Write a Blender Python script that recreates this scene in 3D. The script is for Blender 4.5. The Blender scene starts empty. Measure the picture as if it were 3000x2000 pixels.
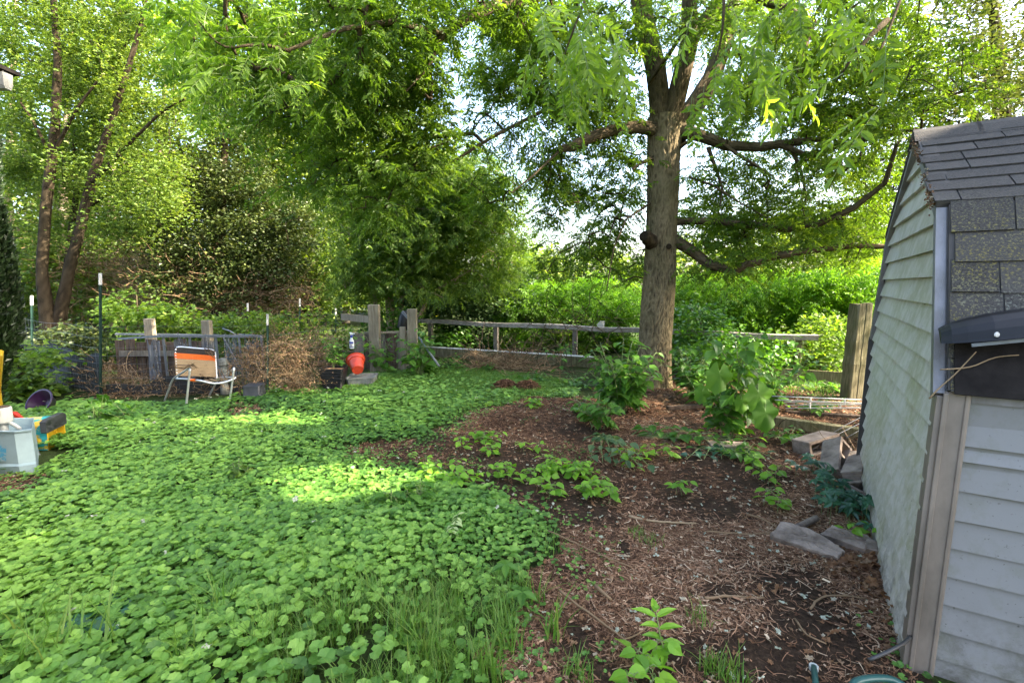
import bpy, math, random
import numpy as np
from mathutils import Vector, noise as mnoise
# ------------------------------------------------------------------ camera, sky, sun
S = bpy.context.scene
COL = S.collection
F = 17 / 36 * 3000
PITCH = math.radians(6.76)
SP, CP = math.sin(PITCH), math.cos(PITCH)
EYE = 1.6
cam = bpy.data.cameras.new('camera'); camo = bpy.data.objects.new('camera', cam); COL.objects.link(camo)
camo.location = (0, 0, EYE); camo.rotation_euler = (math.pi / 2 - PITCH, 0, 0)
cam.lens = 17; cam.sensor_width = 36; cam.clip_start = .05; cam.clip_end = 2000
S.camera = camo
SUN_AZ, SUN_EL = math.radians(103), math.radians(37)
W_ = bpy.data.worlds.new('World'); S.world = W_; W_.use_nodes = True
nt = W_.node_tree
sky = nt.nodes.new('ShaderNodeTexSky'); sky.sky_type = 'NISHITA'; sky.sun_disc = False
sky.sun_elevation = SUN_EL; sky.sun_rotation = SUN_AZ; sky.air_density = 1.0; sky.dust_density = 4.0; sky.ozone_density = .3
nt.links.new(sky.outputs[0], nt.nodes['Background'].inputs[0]); nt.nodes['Background'].inputs[1].default_value = .15
sd = Vector((math.sin(SUN_AZ) * math.cos(SUN_EL), math.cos(SUN_AZ) * math.cos(SUN_EL), math.sin(SUN_EL)))
sl = bpy.data.lights.new('sun', 'SUN'); sl.energy = 4.7; sl.angle = math.radians(.5); sl.color = (1, .87, .68)
slo = bpy.data.objects.new('sun', sl); COL.objects.link(slo); slo.rotation_euler = sd.to_track_quat('Z', 'Y').to_euler()
S.view_settings.view_transform = 'Standard'; S.view_settings.look = 'None'; S.view_settings.gamma = 1
S.view_settings.exposure = 3.02
S.render.engine = 'CYCLES'
cy = S.cycles; cy.max_bounces = 8; cy.diffuse_bounces = 5; cy.transmission_bounces = 6; cy.glossy_bounces = 2
cy.transparent_max_bounces = 8; cy.use_denoising = True; cy.caustics_reflective = False; cy.caustics_refractive = False
SDN = np.array(sd)

# ------------------------------------------------------------------ helpers
rng = np.random.default_rng(7); random.seed(7)
def ray(px, py):
    u = (px - 1500) / F; v = (py - 1000) / F
    return (u, CP - v * SP, -(SP + v * CP))
def P(px, py, Y):
    d = ray(px, py); t = Y / d[1]; return np.array((d[0] * t, Y, EYE + d[2] * t))
def G(px, py, z=0.):
    d = ray(px, py); t = (z - EYE) / d[2]; return np.array((d[0] * t, d[1] * t, z))
def nrm(a):
    return a / np.maximum(np.linalg.norm(a, axis=-1, keepdims=True), 1e-9)
def hgt(x, y):
    return .018 * np.sin(1.3 * x + .7) * np.cos(1.1 * y) + .012 * np.sin(2.9 * x + 1.9 * y) + .006 * np.sin(6.1 * x - 5.2 * y)
UP = np.array((0, 0, 1.))

class MB:
    def __init__(s): s.v = []; s.t = []; s.q = []; s.tint = []; s.n = 0
    def add(s, v, tri=None, quad=None, tint=.5):
        v = np.asarray(v, float).reshape(-1, 3)
        if tri is not None and len(tri): s.t.append(np.asarray(tri, int).reshape(-1, 3) + s.n)
        if quad is not None and len(quad): s.q.append(np.asarray(quad, int).reshape(-1, 4) + s.n)
        s.v.append(v); s.tint.append(np.full(len(v), tint) if np.isscalar(tint) else np.asarray(tint, float)); s.n += len(v)
        return s
    def box(s, c, size, rz=0, rx=0, ry=0, tint=.5):
        h = np.array(size) / 2.
        v = np.array([(x, y, z) for x in (-1, 1) for y in (-1, 1) for z in (-1, 1)]) * h
        cx, sx = math.cos(rx), math.sin(rx); v = v @ np.array([[1, 0, 0], [0, cx, sx], [0, -sx, cx]])
        cx, sx = math.cos(ry), math.sin(ry); v = v @ np.array([[cx, 0, -sx], [0, 1, 0], [sx, 0, cx]])
        cx, sx = math.cos(rz), math.sin(rz); v = v @ np.array([[cx, sx, 0], [-sx, cx, 0], [0, 0, 1]])
        return s.add(v + np.array(c), quad=[(0, 1, 3, 2), (4, 6, 7, 5), (0, 4, 5, 1), (2, 3, 7, 6), (0, 2, 6, 4), (1, 5, 7, 3)], tint=tint)
    def beam(s, a, b, w, h, up=UP, tint=.5):          # rectangular bar from a to b
        a = np.asarray(a, float); b = np.asarray(b, float); d = nrm(b - a)
        x = np.cross(d, up); x = nrm(x) if np.linalg.norm(x) > 1e-4 else np.array((1., 0, 0)); y = np.cross(x, d)
        c = [a + x * i * w / 2 + y * j * h / 2 for i, j in ((-1, -1), (1, -1), (1, 1), (-1, 1))]
        c += [b + x * i * w / 2 + y * j * h / 2 for i, j in ((-1, -1), (1, -1), (1, 1), (-1, 1))]
        return s.add(c, quad=[(0, 3, 2, 1), (4, 5, 6, 7), (0, 1, 5, 4), (1, 2, 6, 5), (2, 3, 7, 6), (3, 0, 4, 7)], tint=tint)
    def tube(s, pts, r, n=6, tint=.5, cap=True):
        pts = np.asarray(pts, float); m = len(pts); r = np.full(m, r) if np.isscalar(r) else np.asarray(r, float)
        d = nrm(np.gradient(pts, axis=0))
        ref = UP if abs(d[0][2]) < .9 else np.array((1., 0, 0))
        x = nrm(np.cross(d, ref)); bad = np.linalg.norm(np.cross(d, ref), axis=1) < 1e-3
        x[bad] = (1, 0, 0); y = np.cross(d, x)
        a = np.arange(n) * 2 * math.pi / n
        v = pts[:, None] + (x[:, None] * np.cos(a)[None, :, None] + y[:, None] * np.sin(a)[None, :, None]) * r[:, None, None]
        i = np.arange(m - 1)[:, None] * n; j = np.arange(n)[None]; k = (j + 1) % n
        q = np.stack([i + j, i + k, i + n + k, i + n + j], -1).reshape(-1, 4)
        base = s.n; s.add(v.reshape(-1, 3), quad=q, tint=tint)
        if cap:
            for o, rr in ((0, range(n)[::-1]), ((m - 1) * n, range(n))):
                rr = list(rr); s.t.append(np.array([(base + o + rr[0], base + o + rr[z], base + o + rr[z + 1]) for z in range(1, n - 1)]))
        return s
    def lathe(s, prof, n=24, M=None, tint=.5, ax=(1, 1)):
        prof = np.asarray(prof, float); m = len(prof); a = np.arange(n) * 2 * math.pi / n
        v = np.stack([prof[:, 0:1] * np.cos(a) * ax[0], prof[:, 0:1] * np.sin(a) * ax[1], np.repeat(prof[:, 1:2], n, 1)], -1).reshape(-1, 3)
        if M is not None: v = v @ M[0].T + M[1]
        i = np.arange(m - 1)[:, None] * n; j = np.arange(n)[None]; k = (j + 1) % n
        return s.add(v, quad=np.stack([i + j, i + k, i + n + k, i + n + j], -1).reshape(-1, 4), tint=tint)
    def loft(s, rings, tint=.5, capa=True, capb=True):      # rings: list of (k,3) closed loops
        n = len(rings[0]); v = np.concatenate([np.asarray(r, float) for r in rings]); q = []
        for i in range(len(rings) - 1):
            for j in range(n): q.append((i * n + j, i * n + (j + 1) % n, (i + 1) * n + (j + 1) % n, (i + 1) * n + j))
        t = []
        if capa: t += [(0, j + 1, j) for j in range(1, n - 1)]
        if capb: o = (len(rings) - 1) * n; t += [(o, o + j, o + j + 1) for j in range(1, n - 1)]
        return s.add(v, tri=t, quad=q, tint=tint)
    def build(s, name, mat, parent=None, smooth=False, bevel=0, loc=None):
        me = bpy.data.meshes.new(name)
        if s.v:
            v = np.concatenate(s.v)
            t = np.concatenate(s.t) if s.t else np.zeros((0, 3), int)
            q = np.concatenate(s.q) if s.q else np.zeros((0, 4), int)
            if loc is not None: v = v - np.asarray(loc)
            me.vertices.add(len(v)); me.vertices.foreach_set('co', v.astype(np.float32).ravel())
            lo = np.concatenate([t.ravel(), q.ravel()]).astype(np.int32)
            me.loops.add(len(lo)); me.loops.foreach_set('vertex_index', lo)
            st = np.concatenate([np.arange(len(t)) * 3, len(t) * 3 + np.arange(len(q)) * 4]).astype(np.int32)
            me.polygons.add(len(st)); me.polygons.foreach_set('loop_start', st)
            me.update(calc_edges=True)
            at = me.attributes.new('tint', 'FLOAT', 'POINT'); at.data.foreach_set('value', np.concatenate(s.tint).astype(np.float32))
            me.polygons.foreach_set('use_smooth', np.full(len(st), bool(smooth)))
        o = bpy.data.objects.new(name, me); COL.objects.link(o)
        if mat: me.materials.append(mat)
        if parent is not None:
            o.parent = parent; w = Vector((0, 0, 0)); q = parent
            while q is not None: w += q.location; q = q.parent
            o.location = -w if loc is None else Vector(loc) - w
        elif loc is not None: o.location = loc
        if bevel:
            b = o.modifiers.new('bevel', 'BEVEL'); b.width = bevel; b.segments = 2; b.limit_method = 'ANGLE'
        return o

def tag(o, label=None, cat=None, group=None, kind=None):
    if label: o['label'] = label
    if cat: o['category'] = cat
    if group: o['group'] = group
    if kind: o['kind'] = kind
    return o
def thing(name, label, cat, loc, group=None):
    o = bpy.data.objects.new(name, None); o.empty_display_size = .1; COL.objects.link(o); o.location = tuple(float(c) for c in loc)
    return tag(o, label, cat, group)

# ------------------------------------------------------------------ materials
def newmat(name):
    m = bpy.data.materials.new(name); m.use_nodes = True; return m, m.node_tree, m.node_tree.nodes['Principled BSDF']
def N(t, kind, **kw):
    n = t.nodes.new(kind)
    for k, v in kw.items():
        if k.startswith('i_'): n.inputs[k[2:].replace('_', ' ')].default_value = v
        else: setattr(n, k, v)
    return n
def ramp(t, fac, stops):
    r = t.nodes.new('ShaderNodeValToRGB'); e = r.color_ramp.elements
    while len(e) < len(stops): e.new(.5)
    for x, (p, c) in zip(e, stops): x.position = p; x.color = (*c, 1)
    if fac is not None: t.links.new(fac, r.inputs[0])
    return r.outputs[0]
def tex(t, scale, detail=5, rough=.6, stretch=None, dist=0, seed=0):
    co = N(t, 'ShaderNodeTexCoord'); mp = N(t, 'ShaderNodeMapping')
    mp.inputs['Location'].default_value = (seed, seed * .7, 0)
    if stretch: mp.inputs['Scale'].default_value = stretch
    t.links.new(co.outputs['Object'], mp.inputs[0])
    n = N(t, 'ShaderNodeTexNoise', i_Scale=scale, i_Detail=detail, i_Roughness=rough, i_Distortion=dist); t.links.new(mp.outputs[0], n.inputs[0])
    return n.outputs[0]
def mixc(t, f, a, b, mode='MIX'):
    m = N(t, 'ShaderNodeMix', data_type='RGBA', blend_type=mode)
    for s, x in ((0, f), (6, a), (7, b)):
        if isinstance(x, (int, float)): m.inputs[s].default_value = x
        elif isinstance(x, tuple): m.inputs[s].default_value = (*x, 1)
        else: t.links.new(x, m.inputs[s])
    return m.outputs[2]
def bump(t, b, h, st=.4, dist=.01):
    n = N(t, 'ShaderNodeBump', i_Strength=st, i_Distance=dist); t.links.new(h, n.inputs['Height']); t.links.new(n.outputs[0], b.inputs['Normal'])
def attr(t, name='tint'):
    return N(t, 'ShaderNodeAttribute', attribute_name=name).outputs['Fac']

def leafmat(name, cols, trans=.45, tmul=(1.5, 1.5, .6), rough=.45, spec=.35):
    m, t, b = newmat(name)
    c = ramp(t, attr(t), [(i / (len(cols) - 1), k) for i, k in enumerate(cols)])
    t.links.new(c, b.inputs['Base Color']); b.inputs['Roughness'].default_value = rough; b.inputs['Specular IOR Level'].default_value = spec
    tr = N(t, 'ShaderNodeBsdfTranslucent'); t.links.new(mixc(t, 1., c, tmul, 'MULTIPLY'), tr.inputs[0])
    mx = N(t, 'ShaderNodeMixShader', i_Fac=trans); t.links.new(b.outputs[0], mx.inputs[1]); t.links.new(tr.outputs[0], mx.inputs[2])
    t.links.new(mx.outputs[0], t.nodes['Material Output'].inputs[0])
    return m
def plain(name, col, rough=.5, metal=0, var=.25, scale=8, dirt=None, b=.15, stretch=None, spec=.5):
    m, t, p = newmat(name)
    n = tex(t, scale, 6, .65, stretch)
    lo = tuple(c * (1 - var) for c in (dirt or col)); hi = tuple(min(1, c * (1 + var * .5)) for c in col)
    t.links.new(ramp(t, n, [(.3, lo), (.62, hi)]), p.inputs['Base Color'])
    p.inputs['Roughness'].default_value = rough; p.inputs['Metallic'].default_value = metal; p.inputs['Specular IOR Level'].default_value = spec
    if b: bump(t, p, tex(t, scale * 6, 4), b, .004)
    return m
def woodmat(name, a, c, stretch=(14, 14, 1.2), moss=None):
    m, t, p = newmat(name)
    n1 = tex(t, 3, 7, .7, stretch, .4); n2 = tex(t, 2.2, 4)
    col = ramp(t, n1, [(.28, tuple(x * .55 for x in a)), (.45, a), (.7, c)])
    col = mixc(t, ramp(t, n2, [(.4, (0, 0, 0)), (.65, (.55,) * 3)]), col, moss or tuple(x * .6 for x in a))
    t.links.new(col, p.inputs['Base Color']); p.inputs['Roughness'].default_value = .9; p.inputs['Specular IOR Level'].default_value = .15
    bump(t, p, n1, .7, .012); return m
def barkmat(name, dark, mid, light):
    m, t, p = newmat(name)
    n1 = tex(t, 11, 8, .75, (3.2, 3.2, .95), 1.4); n2 = tex(t, 2, 5, .6); n3 = tex(t, 40, 4, .7)
    a = attr(t)
    ad = N(t, 'ShaderNodeMath', operation='MULTIPLY_ADD'); t.links.new(n1, ad.inputs[0]); ad.inputs[1].default_value = .6; t.links.new(a, ad.inputs[2])
    ad2 = N(t, 'ShaderNodeMath', operation='MULTIPLY'); t.links.new(ad.outputs[0], ad2.inputs[0]); ad2.inputs[1].default_value = .75
    c = ramp(t, ad2.outputs[0], [(.3, dark), (.5, mid), (.78, light)])
    c = mixc(t, ramp(t, n2, [(.48, (0, 0, 0)), (.7, (.45,) * 3)]), c, (mid[0] * .75, mid[1] * .95, mid[2] * .6))
    t.links.new(mixc(t, ramp(t, n3, [(.3, (0, 0, 0)), (.7, (.35,) * 3)]), c, light), p.inputs['Base Color'])
    p.inputs['Roughness'].default_value = .95; p.inputs['Specular IOR Level'].default_value = .1
    bump(t, p, n1, .9, .02); return m

M = {}
M['walnut'] = leafmat('walnut leaf', [(.042, .09, .012), (.085, .165, .02), (.16, .25, .035)], .55, (1.7, 1.6, .5))
M['walnut_near'] = leafmat('near walnut leaf', [(.07, .13, .018), (.12, .205, .028), (.19, .29, .045)], .55, (1.7, 1.75, .5))
M['maple'] = leafmat('maple leaf', [(.035, .07, .012), (.095, .16, .026), (.22, .29, .06)], .45, (1.6, 1.5, .5))
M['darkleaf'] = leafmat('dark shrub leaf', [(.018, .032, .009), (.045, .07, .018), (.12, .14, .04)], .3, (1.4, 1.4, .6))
M['midleaf'] = leafmat('mid green leaf', [(.05, .10, .016), (.095, .17, .028), (.18, .26, .045)], .5, (1.6, 1.6, .5))
M['bluegreen'] = leafmat('grey green willow leaf', [(.03, .07, .025), (.06, .12, .045), (.13, .19, .09)], .35, (1.4, 1.5, .7))
M['bright'] = leafmat('bright hedge leaf', [(.05, .12, .012), (.11, .24, .02), (.20, .36, .04)], .5, (1.7, 1.7, .5))
M['evergreen'] = leafmat('arborvitae spray', [(.006, .014, .005), (.012, .026, .008), (.02, .04, .012)], .1)
M['ivy'] = leafmat('ground ivy leaf', [(.045, .115, .02), (.10, .23, .036), (.20, .36, .06)], .35, (1.5, 1.5, .6), .5, .4)
M['grass'] = leafmat('grass blade', [(.05, .12, .015), (.08, .19, .025), (.2, .27, .06)], .4, (1.5, 1.5, .6))
M['weed'] = leafmat('weed leaf', [(.035, .10, .014), (.065, .17, .02), (.12, .25, .035)], .4, (1.6, 1.6, .5))
M['seedling'] = leafmat('seedling leaf', [(.10, .24, .02), (.16, .34, .03), (.23, .43, .04)], .45, (1.5, 1.5, .5))
M['creeper'] = leafmat('creeper leaf', [(.012, .055, .03), (.02, .085, .04), (.035, .12, .05)], .2, (1.3, 1.5, .6), .4, .5)
M['litter'] = leafmat('shredded mulch', [(.035, .021, .013), (.17, .09, .05), (.34, .20, .12), (.62, .48, .32)], .05, (1, 1, 1), .9, .1)
M['deadleaf'] = leafmat('dead leaf', [(.10, .05, .03), (.22, .12, .06), (.40, .36, .26)], .2, (1, .8, .6), .8, .15)
M['paleleaf'] = leafmat('pale underside leaf', [(.30, .33, .24), (.42, .44, .34)], .2, (1, 1, 1), .8, .1)
M['dryvine'] = leafmat('dry vine', [(.09, .055, .03), (.20, .13, .075), (.34, .25, .15)], .1, (1, 1, 1), .9, .1)
M['bark'] = barkmat('walnut bark', (.018, .013, .008), (.085, .066, .038), (.21, .168, .10))
M['limb'] = barkmat('limb bark', (.012, .009, .006), (.045, .034, .02), (.12, .092, .055))
M['barkdark'] = barkmat('dark bark', (.008, .006, .004), (.022, .016, .010), (.055, .042, .026))
M['barkpale'] = barkmat('pale bark', (.08, .055, .04), (.24, .17, .12), (.42, .33, .25))
M['stem'] = plain('green stem', (.14, .19, .06), .6, b=0)
M['woodgrey'] = woodmat('weathered grey wood', (.14, .125, .10), (.26, .235, .19))
M['woodtan'] = woodmat('weathered tan post', (.19, .165, .12), (.32, .28, .21))
M['woodmoss'] = woodmat('mossy old timber', (.12, .105, .06), (.25, .22, .14), moss=(.06, .075, .02))
M['railwood'] = woodmat('grey rail', (.22, .20, .17), (.42, .39, .35), (1.2, 12, 12))
M['plank'] = woodmat('old stained plank', (.07, .05, .036), (.15, .11, .08))
M['whitecap'] = plain('white cap strip', (.66, .66, .62), .5)
M['alu'] = plain('bare aluminium tube', (.62, .63, .64), .32, .75, .1, 20, b=.05)
M['galv'] = plain('galvanised frame', (.16, .175, .19), .5, .3, .3, 10)
M['wire'] = plain('galvanised wire', (.13, .135, .14), .5, .6, .1, b=0)
M['postgreen'] = plain('green steel post', (.012, .035, .028), .45)
M['postwhite'] = plain('white painted tip', (.5, .5, .49), .45, var=.1)
M['blackpl'] = plain('black plastic', (.010, .010, .011), .42, 0, .3, 6, spec=.25)
M['greypot'] = plain('dull black plastic', (.045, .048, .055), .5, 0, .3, 6)
M['cloth'] = plain('grey weed cloth', (.022, .024, .025), .9, 0, .5, 5, b=.5)
M['orange'] = plain('orange red plastic', (.55, .05, .015), .4, 0, .25, 10)
M['strap_orange'] = plain('orange strap', (.85, .16, .02), .45, 0, .1, 8)
M['strap_tan'] = plain('tan strap', (.42, .29, .16), .5, 0, .15, 8)
M['strap_black'] = plain('black strap', (.03, .022, .02), .5, 0, .3, 8)
M['stone'] = plain('grey garden stone', (.17, .175, .155), .9, 0, .5, 12, b=.6)
M['block'] = plain('concrete block', (.25, .20, .16), .95, 0, .3, 7, (.10, .075, .055), b=.9)
M['purple'] = plain('purple plastic', (.028, .008, .042), .3, 0, .1, 4)
M['white'] = plain('dirty white plastic', (.38, .40, .38), .45, 0, .15, 5)
M['icebox'] = plain('pale blue grey plastic', (.24, .33, .36), .45, 0, .15, 3)
M['yellow'] = plain('yellow plastic', (.50, .31, .012), .4, 0, .15, 6)
M['red'] = plain('dark red plastic', (.3, .02, .015), .5, 0, .2, 6)
M['teal'] = plain('teal hose', (.018, .075, .068), .4, 0, .15, 8)
M['blackmetal'] = plain('dark cable', (.03, .03, .03), .5)
M['bluelabel'] = plain('blue print', (.03, .05, .30), .4, b=0)
M['bottle'] = plain('white spray bottle', (.68, .72, .68), .35, 0, .1, 8, b=0)
M['whitewire'] = plain('white coated wire', (.5, .5, .48), .4, 0, .1, 8, b=0)
M['trimwhite'] = plain('dirty white trim', (.19, .185, .195), .5, 0, .25, 6, (.13, .12, .10), .1, (1, 1, .3))
M['beige'] = plain('beige corner trim', (.20, .165, .135), .5, 0, .22, 5, (.14, .115, .09), .1, (1, 1, .4))
M['roofedge'] = plain('dark roof edge', (.05, .045, .04), .8)
M['shade_and_edge'] = plain('black for painted shade and roof edge', (.016, .014, .013), .95, 0, .5, 10, b=.5, spec=.1)  # awning shade painted on the lower shed roof; also the house roof edge
# sheet plastic: partly see-through
m, t, p = newmat('hazy plastic sheet')
p.inputs['Base Color'].default_value = (.12, .14, .17, 1); p.inputs['Roughness'].default_value = .35
tb = N(t, 'ShaderNodeBsdfTransparent'); mx = N(t, 'ShaderNodeMixShader')
t.links.new(ramp(t, tex(t, 4, 4, .6, (3, 3, .6)), [(.3, (.45,) * 3), (.7, (.85,) * 3)]), mx.inputs[0])
t.links.new(tb.outputs[0], mx.inputs[1]); t.links.new(p.outputs[0], mx.inputs[2]); t.links.new(mx.outputs[0], t.nodes['Material Output'].inputs[0]); M['sheet'] = m
M['farleaf'] = leafmat('far wood leaf', [(.02, .032, .008), (.06, .085, .015), (.22, .26, .04)], .4, (1.5, 1.4, .5))
# peeling teal and yellow paint
m, t, p = newmat('peeling teal over yellow')
t.links.new(ramp(t, tex(t, 9, 5, .6, (1, 1, 2.5)), [(.47, (.02, .26, .30)), (.5, (.65, .42, .03))]), p.inputs['Base Color']); M['peel'] = m
M['gutter'] = plain('grey white gutter', (.16, .165, .16), .5)
m, t, p = newmat('pale box with faded blue print')
p.inputs['Base Color'].default_value = (.12, .45, .66, 1)
t.links.new(ramp(t, tex(t, 26, 3, .6, (1, 1, 2)), [(.42, (.24, .33, .36)), (.52, (.06, .27, .42))]), p.inputs['Base Color']); M['faded'] = m
# siding with algae
def siding(name, base, alg, amount):
    m, t, p = newmat(name)
    big = tex(t, 1.6, 5, .65, (1, 1, .55), .3); fine = tex(t, 14, 5, .7, (1, 1, .8)); sp = tex(t, 70, 3, .6)
    mu = N(t, 'ShaderNodeMath', operation='MULTIPLY'); t.links.new(big, mu.inputs[0]); t.links.new(fine, mu.inputs[1])
    c = mixc(t, ramp(t, mu.outputs[0], [(.22 - amount * .06, (0, 0, 0)), (.36, (.75,) * 3)]), base, alg)
    c = mixc(t, ramp(t, tex(t, 5, 5, .7, None, 0, 4), [(.62, (0, 0, 0)), (.78, (.5,) * 3)]), c, (.16, .17, .13))
    c = mixc(t, ramp(t, sp, [(.66, (0, 0, 0)), (.72, (.8,) * 3)]), c, (.06, .058, .045))
    c = mixc(t, ramp(t, tex(t, 24, 4, .65, (1, 1, 1.6), .8, 12), [(.69, (0, 0, 0)), (.73, (.85,) * 3)]), c, (.05, .048, .04))
    co = N(t, 'ShaderNodeTexCoord'); sz_ = N(t, 'ShaderNodeSeparateXYZ'); t.links.new(co.outputs['Object'], sz_.inputs[0])
    mr_ = N(t, 'ShaderNodeMapRange'); t.links.new(sz_.outputs[2], mr_.inputs[0]); mr_.inputs[1].default_value = .42; mr_.inputs[2].default_value = 0; mr_.inputs[3].default_value = 0; mr_.inputs[4].default_value = 1.
    sm_ = N(t, 'ShaderNodeMath', operation='MULTIPLY'); t.links.new(mr_.outputs[0], sm_.inputs[0]); t.links.new(ramp(t, tex(t, 9, 7, .8, None, .3, 9), [(.42, (0, 0, 0)), (.62, (.9,) * 3)]), sm_.inputs[1])
    c = mixc(t, sm_.outputs[0], c, (.06, .055, .04))
    t.links.new(c, p.inputs['Base Color']); p.inputs['Roughness'].default_value = .5
    bump(t, p, fine, .15, .004); return m
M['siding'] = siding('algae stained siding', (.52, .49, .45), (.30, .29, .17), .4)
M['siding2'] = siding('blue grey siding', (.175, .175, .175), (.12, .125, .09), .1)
m, t, p = newmat('asphalt shingle')
g1 = tex(t, 150, 2, .5); g2 = tex(t, 105, 5, .75, None, .2, 3); g3 = tex(t, 2.3, 4, .6)
c = mixc(t, ramp(t, g1, [(.35, (0, 0, 0)), (.65, (1, 1, 1))]), (.012, .011, .010), (.052, .047, .042))
c = mixc(t, ramp(t, attr(t), [(0, (0, 0, 0)), (1, (.5,) * 3)]), c, (.07, .064, .058))
ml = N(t, 'ShaderNodeMath', operation='MULTIPLY'); t.links.new(ramp(t, g2, [(.535, (0, 0, 0)), (.60, (1, 1, 1))]), ml.inputs[0])
sepx = N(t, 'ShaderNodeTexCoord'); sz = N(t, 'ShaderNodeSeparateXYZ'); t.links.new(sepx.outputs['Object'], sz.inputs[0])
t.links.new(ramp(t, sz.outputs[2], [(.25, (0, 0, 0)), (.5, (0, 0, 0))]), ml.inputs[1])
mr = N(t, 'ShaderNodeMapRange'); t.links.new(sz.outputs[2], mr.inputs[0]); mr.inputs[1].default_value = 2.02; mr.inputs[2].default_value = 1.85; mr.inputs[3].default_value = .04; mr.inputs[4].default_value = .75
t.links.new(mr.outputs[0], ml.inputs[1])
lic = mixc(t, ramp(t, g3, [(.4, (0, 0, 0)), (.6, (1, 1, 1))]), (.17, .175, .14), (.19, .16, .035))
t.links.new(mixc(t, ml.outputs[0], c, lic), p.inputs['Base Color']); p.inputs['Roughness'].default_value = .95
bump(t, p, g1, .6, .004); M['shingle'] = m
# ground: soil and mulch, green under the ivy
m, t, p = newmat('soil and mulch')
n1 = tex(t, 30, 8, .75); n2 = tex(t, 1.3, 5, .6); n3 = tex(t, 90, 4, .7, (1, 2.5, 1), 1.)
soil = ramp(t, n1, [(.3, (.012, .009, .007)), (.55, (.05, .032, .02)), (.75, (.13, .08, .05))])
mul = ramp(t, n3, [(.3, (.03, .018, .012)), (.5, (.125, .068, .042)), (.75, (.30, .19, .12))])
soil = mixc(t, ramp(t, attr(t), [(.66, (0, 0, 0)), (.92, (1, 1, 1))]), soil, mul)
gr = ramp(t, n1, [(.3, (.012, .018, .006)), (.7, (.05, .075, .02))])
g_ = ramp(t, attr(t), [(.35, (0, 0, 0)), (.55, (1, 1, 1))])
t.links.new(mixc(t, g_, gr, soil), p.inputs['Base Color']); p.inputs['Roughness'].default_value = 1; p.inputs['Specular IOR Level'].default_value = .1
bump(t, p, n1, .8, .03); M['ground'] = m

# ------------------------------------------------------------------ ground and masks
def inpoly(x, y, poly):
    x = np.asarray(x, float); y = np.asarray(y, float); r = np.zeros(x.shape, bool); n = len(poly); j = n - 1
    for i in range(n):
        xi, yi = poly[i]; xj, yj = poly[j]
        r ^= ((yi > y) != (yj > y)) & (x < (xj - xi) * (y - yi) / (yj - yi + 1e-12) + xi); j = i
    return r
def vnoise(x, y, sc, seed=0):
    x = np.asarray(x, float) * sc + seed * 17.3 + 500; y = np.asarray(y, float) * sc + seed * 9.1 + 500
    xi = np.floor(x).astype(int); yi = np.floor(y).astype(int); fx = x - xi; fy = y - yi; fx = fx * fx * (3 - 2 * fx); fy = fy * fy * (3 - 2 * fy)
    h = lambda a, b: (np.sin(a * 127.1 + b * 311.7 + seed) * 43758.5453) % 1.
    return (h(xi, yi) * (1 - fx) + h(xi + 1, yi) * fx) * (1 - fy) + (h(xi, yi + 1) * (1 - fx) + h(xi + 1, yi + 1) * fx) * fy
MUL = [tuple(G(*p)[:2]) for p in [(1330, 1205), (1480, 1175), (1640, 1165), (1800, 1150), (1900, 1090), (2100, 1090), (2560, 1200), (2720, 1600), (2800, 2300), (1560, 2300), (1540, 1900), (1500, 1760), (1490, 1650), (1570, 1580), (1590, 1530), (1500, 1490), (1420, 1440), (1380, 1390), (1250, 1360), (1040, 1370), (950, 1335), (1080, 1290), (1260, 1290), (1320, 1250)]]
MUL2 = [tuple(G(*p)[:2]) for p in [(-200, 1400), (60, 1405), (170, 1420), (140, 1450), (-200, 1500)]]
MUL3 = [tuple(G(*p)[:2]) for p in [(660, 1215), (700, 1195), (790, 1200), (760, 1228), (690, 1232)]]
def mulch(x, y):
    wx = x + (vnoise(x, y, 3, 1) - .5) * .35 + (vnoise(x, y, 9, 2) - .5) * .28; wy = y + (vnoise(x, y, 3, 3) - .5) * .35 + (vnoise(x, y, 9, 4) - .5) * .28
    return inpoly(wx, wy, MUL) | inpoly(wx, wy, MUL2) | inpoly(wx, wy, MUL3)
gx = np.concatenate([-np.geomspace(260, 10, 16), np.arange(-9.6, 5.4, .07), np.geomspace(5.6, 260, 18)])
gy = np.concatenate([-np.geomspace(60, 1, 10), np.arange(-.6, 11.4, .07), np.geomspace(11.6, 420, 20)])
X, Y = np.meshgrid(gx, gy); nx = len(gx); ny = len(gy)
near = np.exp(-np.maximum(0, np.abs(X) - 12) / 6) * np.exp(-np.maximum(0, Y - 12) / 6)
Z = hgt(X, Y) * near + (vnoise(X, Y, 14, 5) - .5) * .012 * near
i = np.arange(ny - 1)[:, None] * nx; j = np.arange(nx - 1)[None]
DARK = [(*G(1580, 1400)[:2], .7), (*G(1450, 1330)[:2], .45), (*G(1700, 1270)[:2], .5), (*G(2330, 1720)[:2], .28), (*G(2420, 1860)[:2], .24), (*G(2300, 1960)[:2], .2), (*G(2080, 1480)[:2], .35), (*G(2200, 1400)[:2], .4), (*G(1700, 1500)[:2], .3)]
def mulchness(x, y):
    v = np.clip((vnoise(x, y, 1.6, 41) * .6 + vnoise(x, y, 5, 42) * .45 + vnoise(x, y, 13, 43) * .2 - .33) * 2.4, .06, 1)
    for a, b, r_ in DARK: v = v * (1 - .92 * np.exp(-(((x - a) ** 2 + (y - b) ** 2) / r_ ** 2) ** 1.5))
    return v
mb = MB(); mk = mulch(X, Y) * (.6 + .4 * mulchness(X, Y))
mb.add(np.stack([X, Y, Z], -1).reshape(-1, 3), quad=np.stack([i + j, i + j + 1, i + nx + j + 1, i + nx + j], -1).reshape(-1, 4), tint=mk.ravel())
tag(mb.build('ground', M['ground'], smooth=True), kind='structure')

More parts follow.
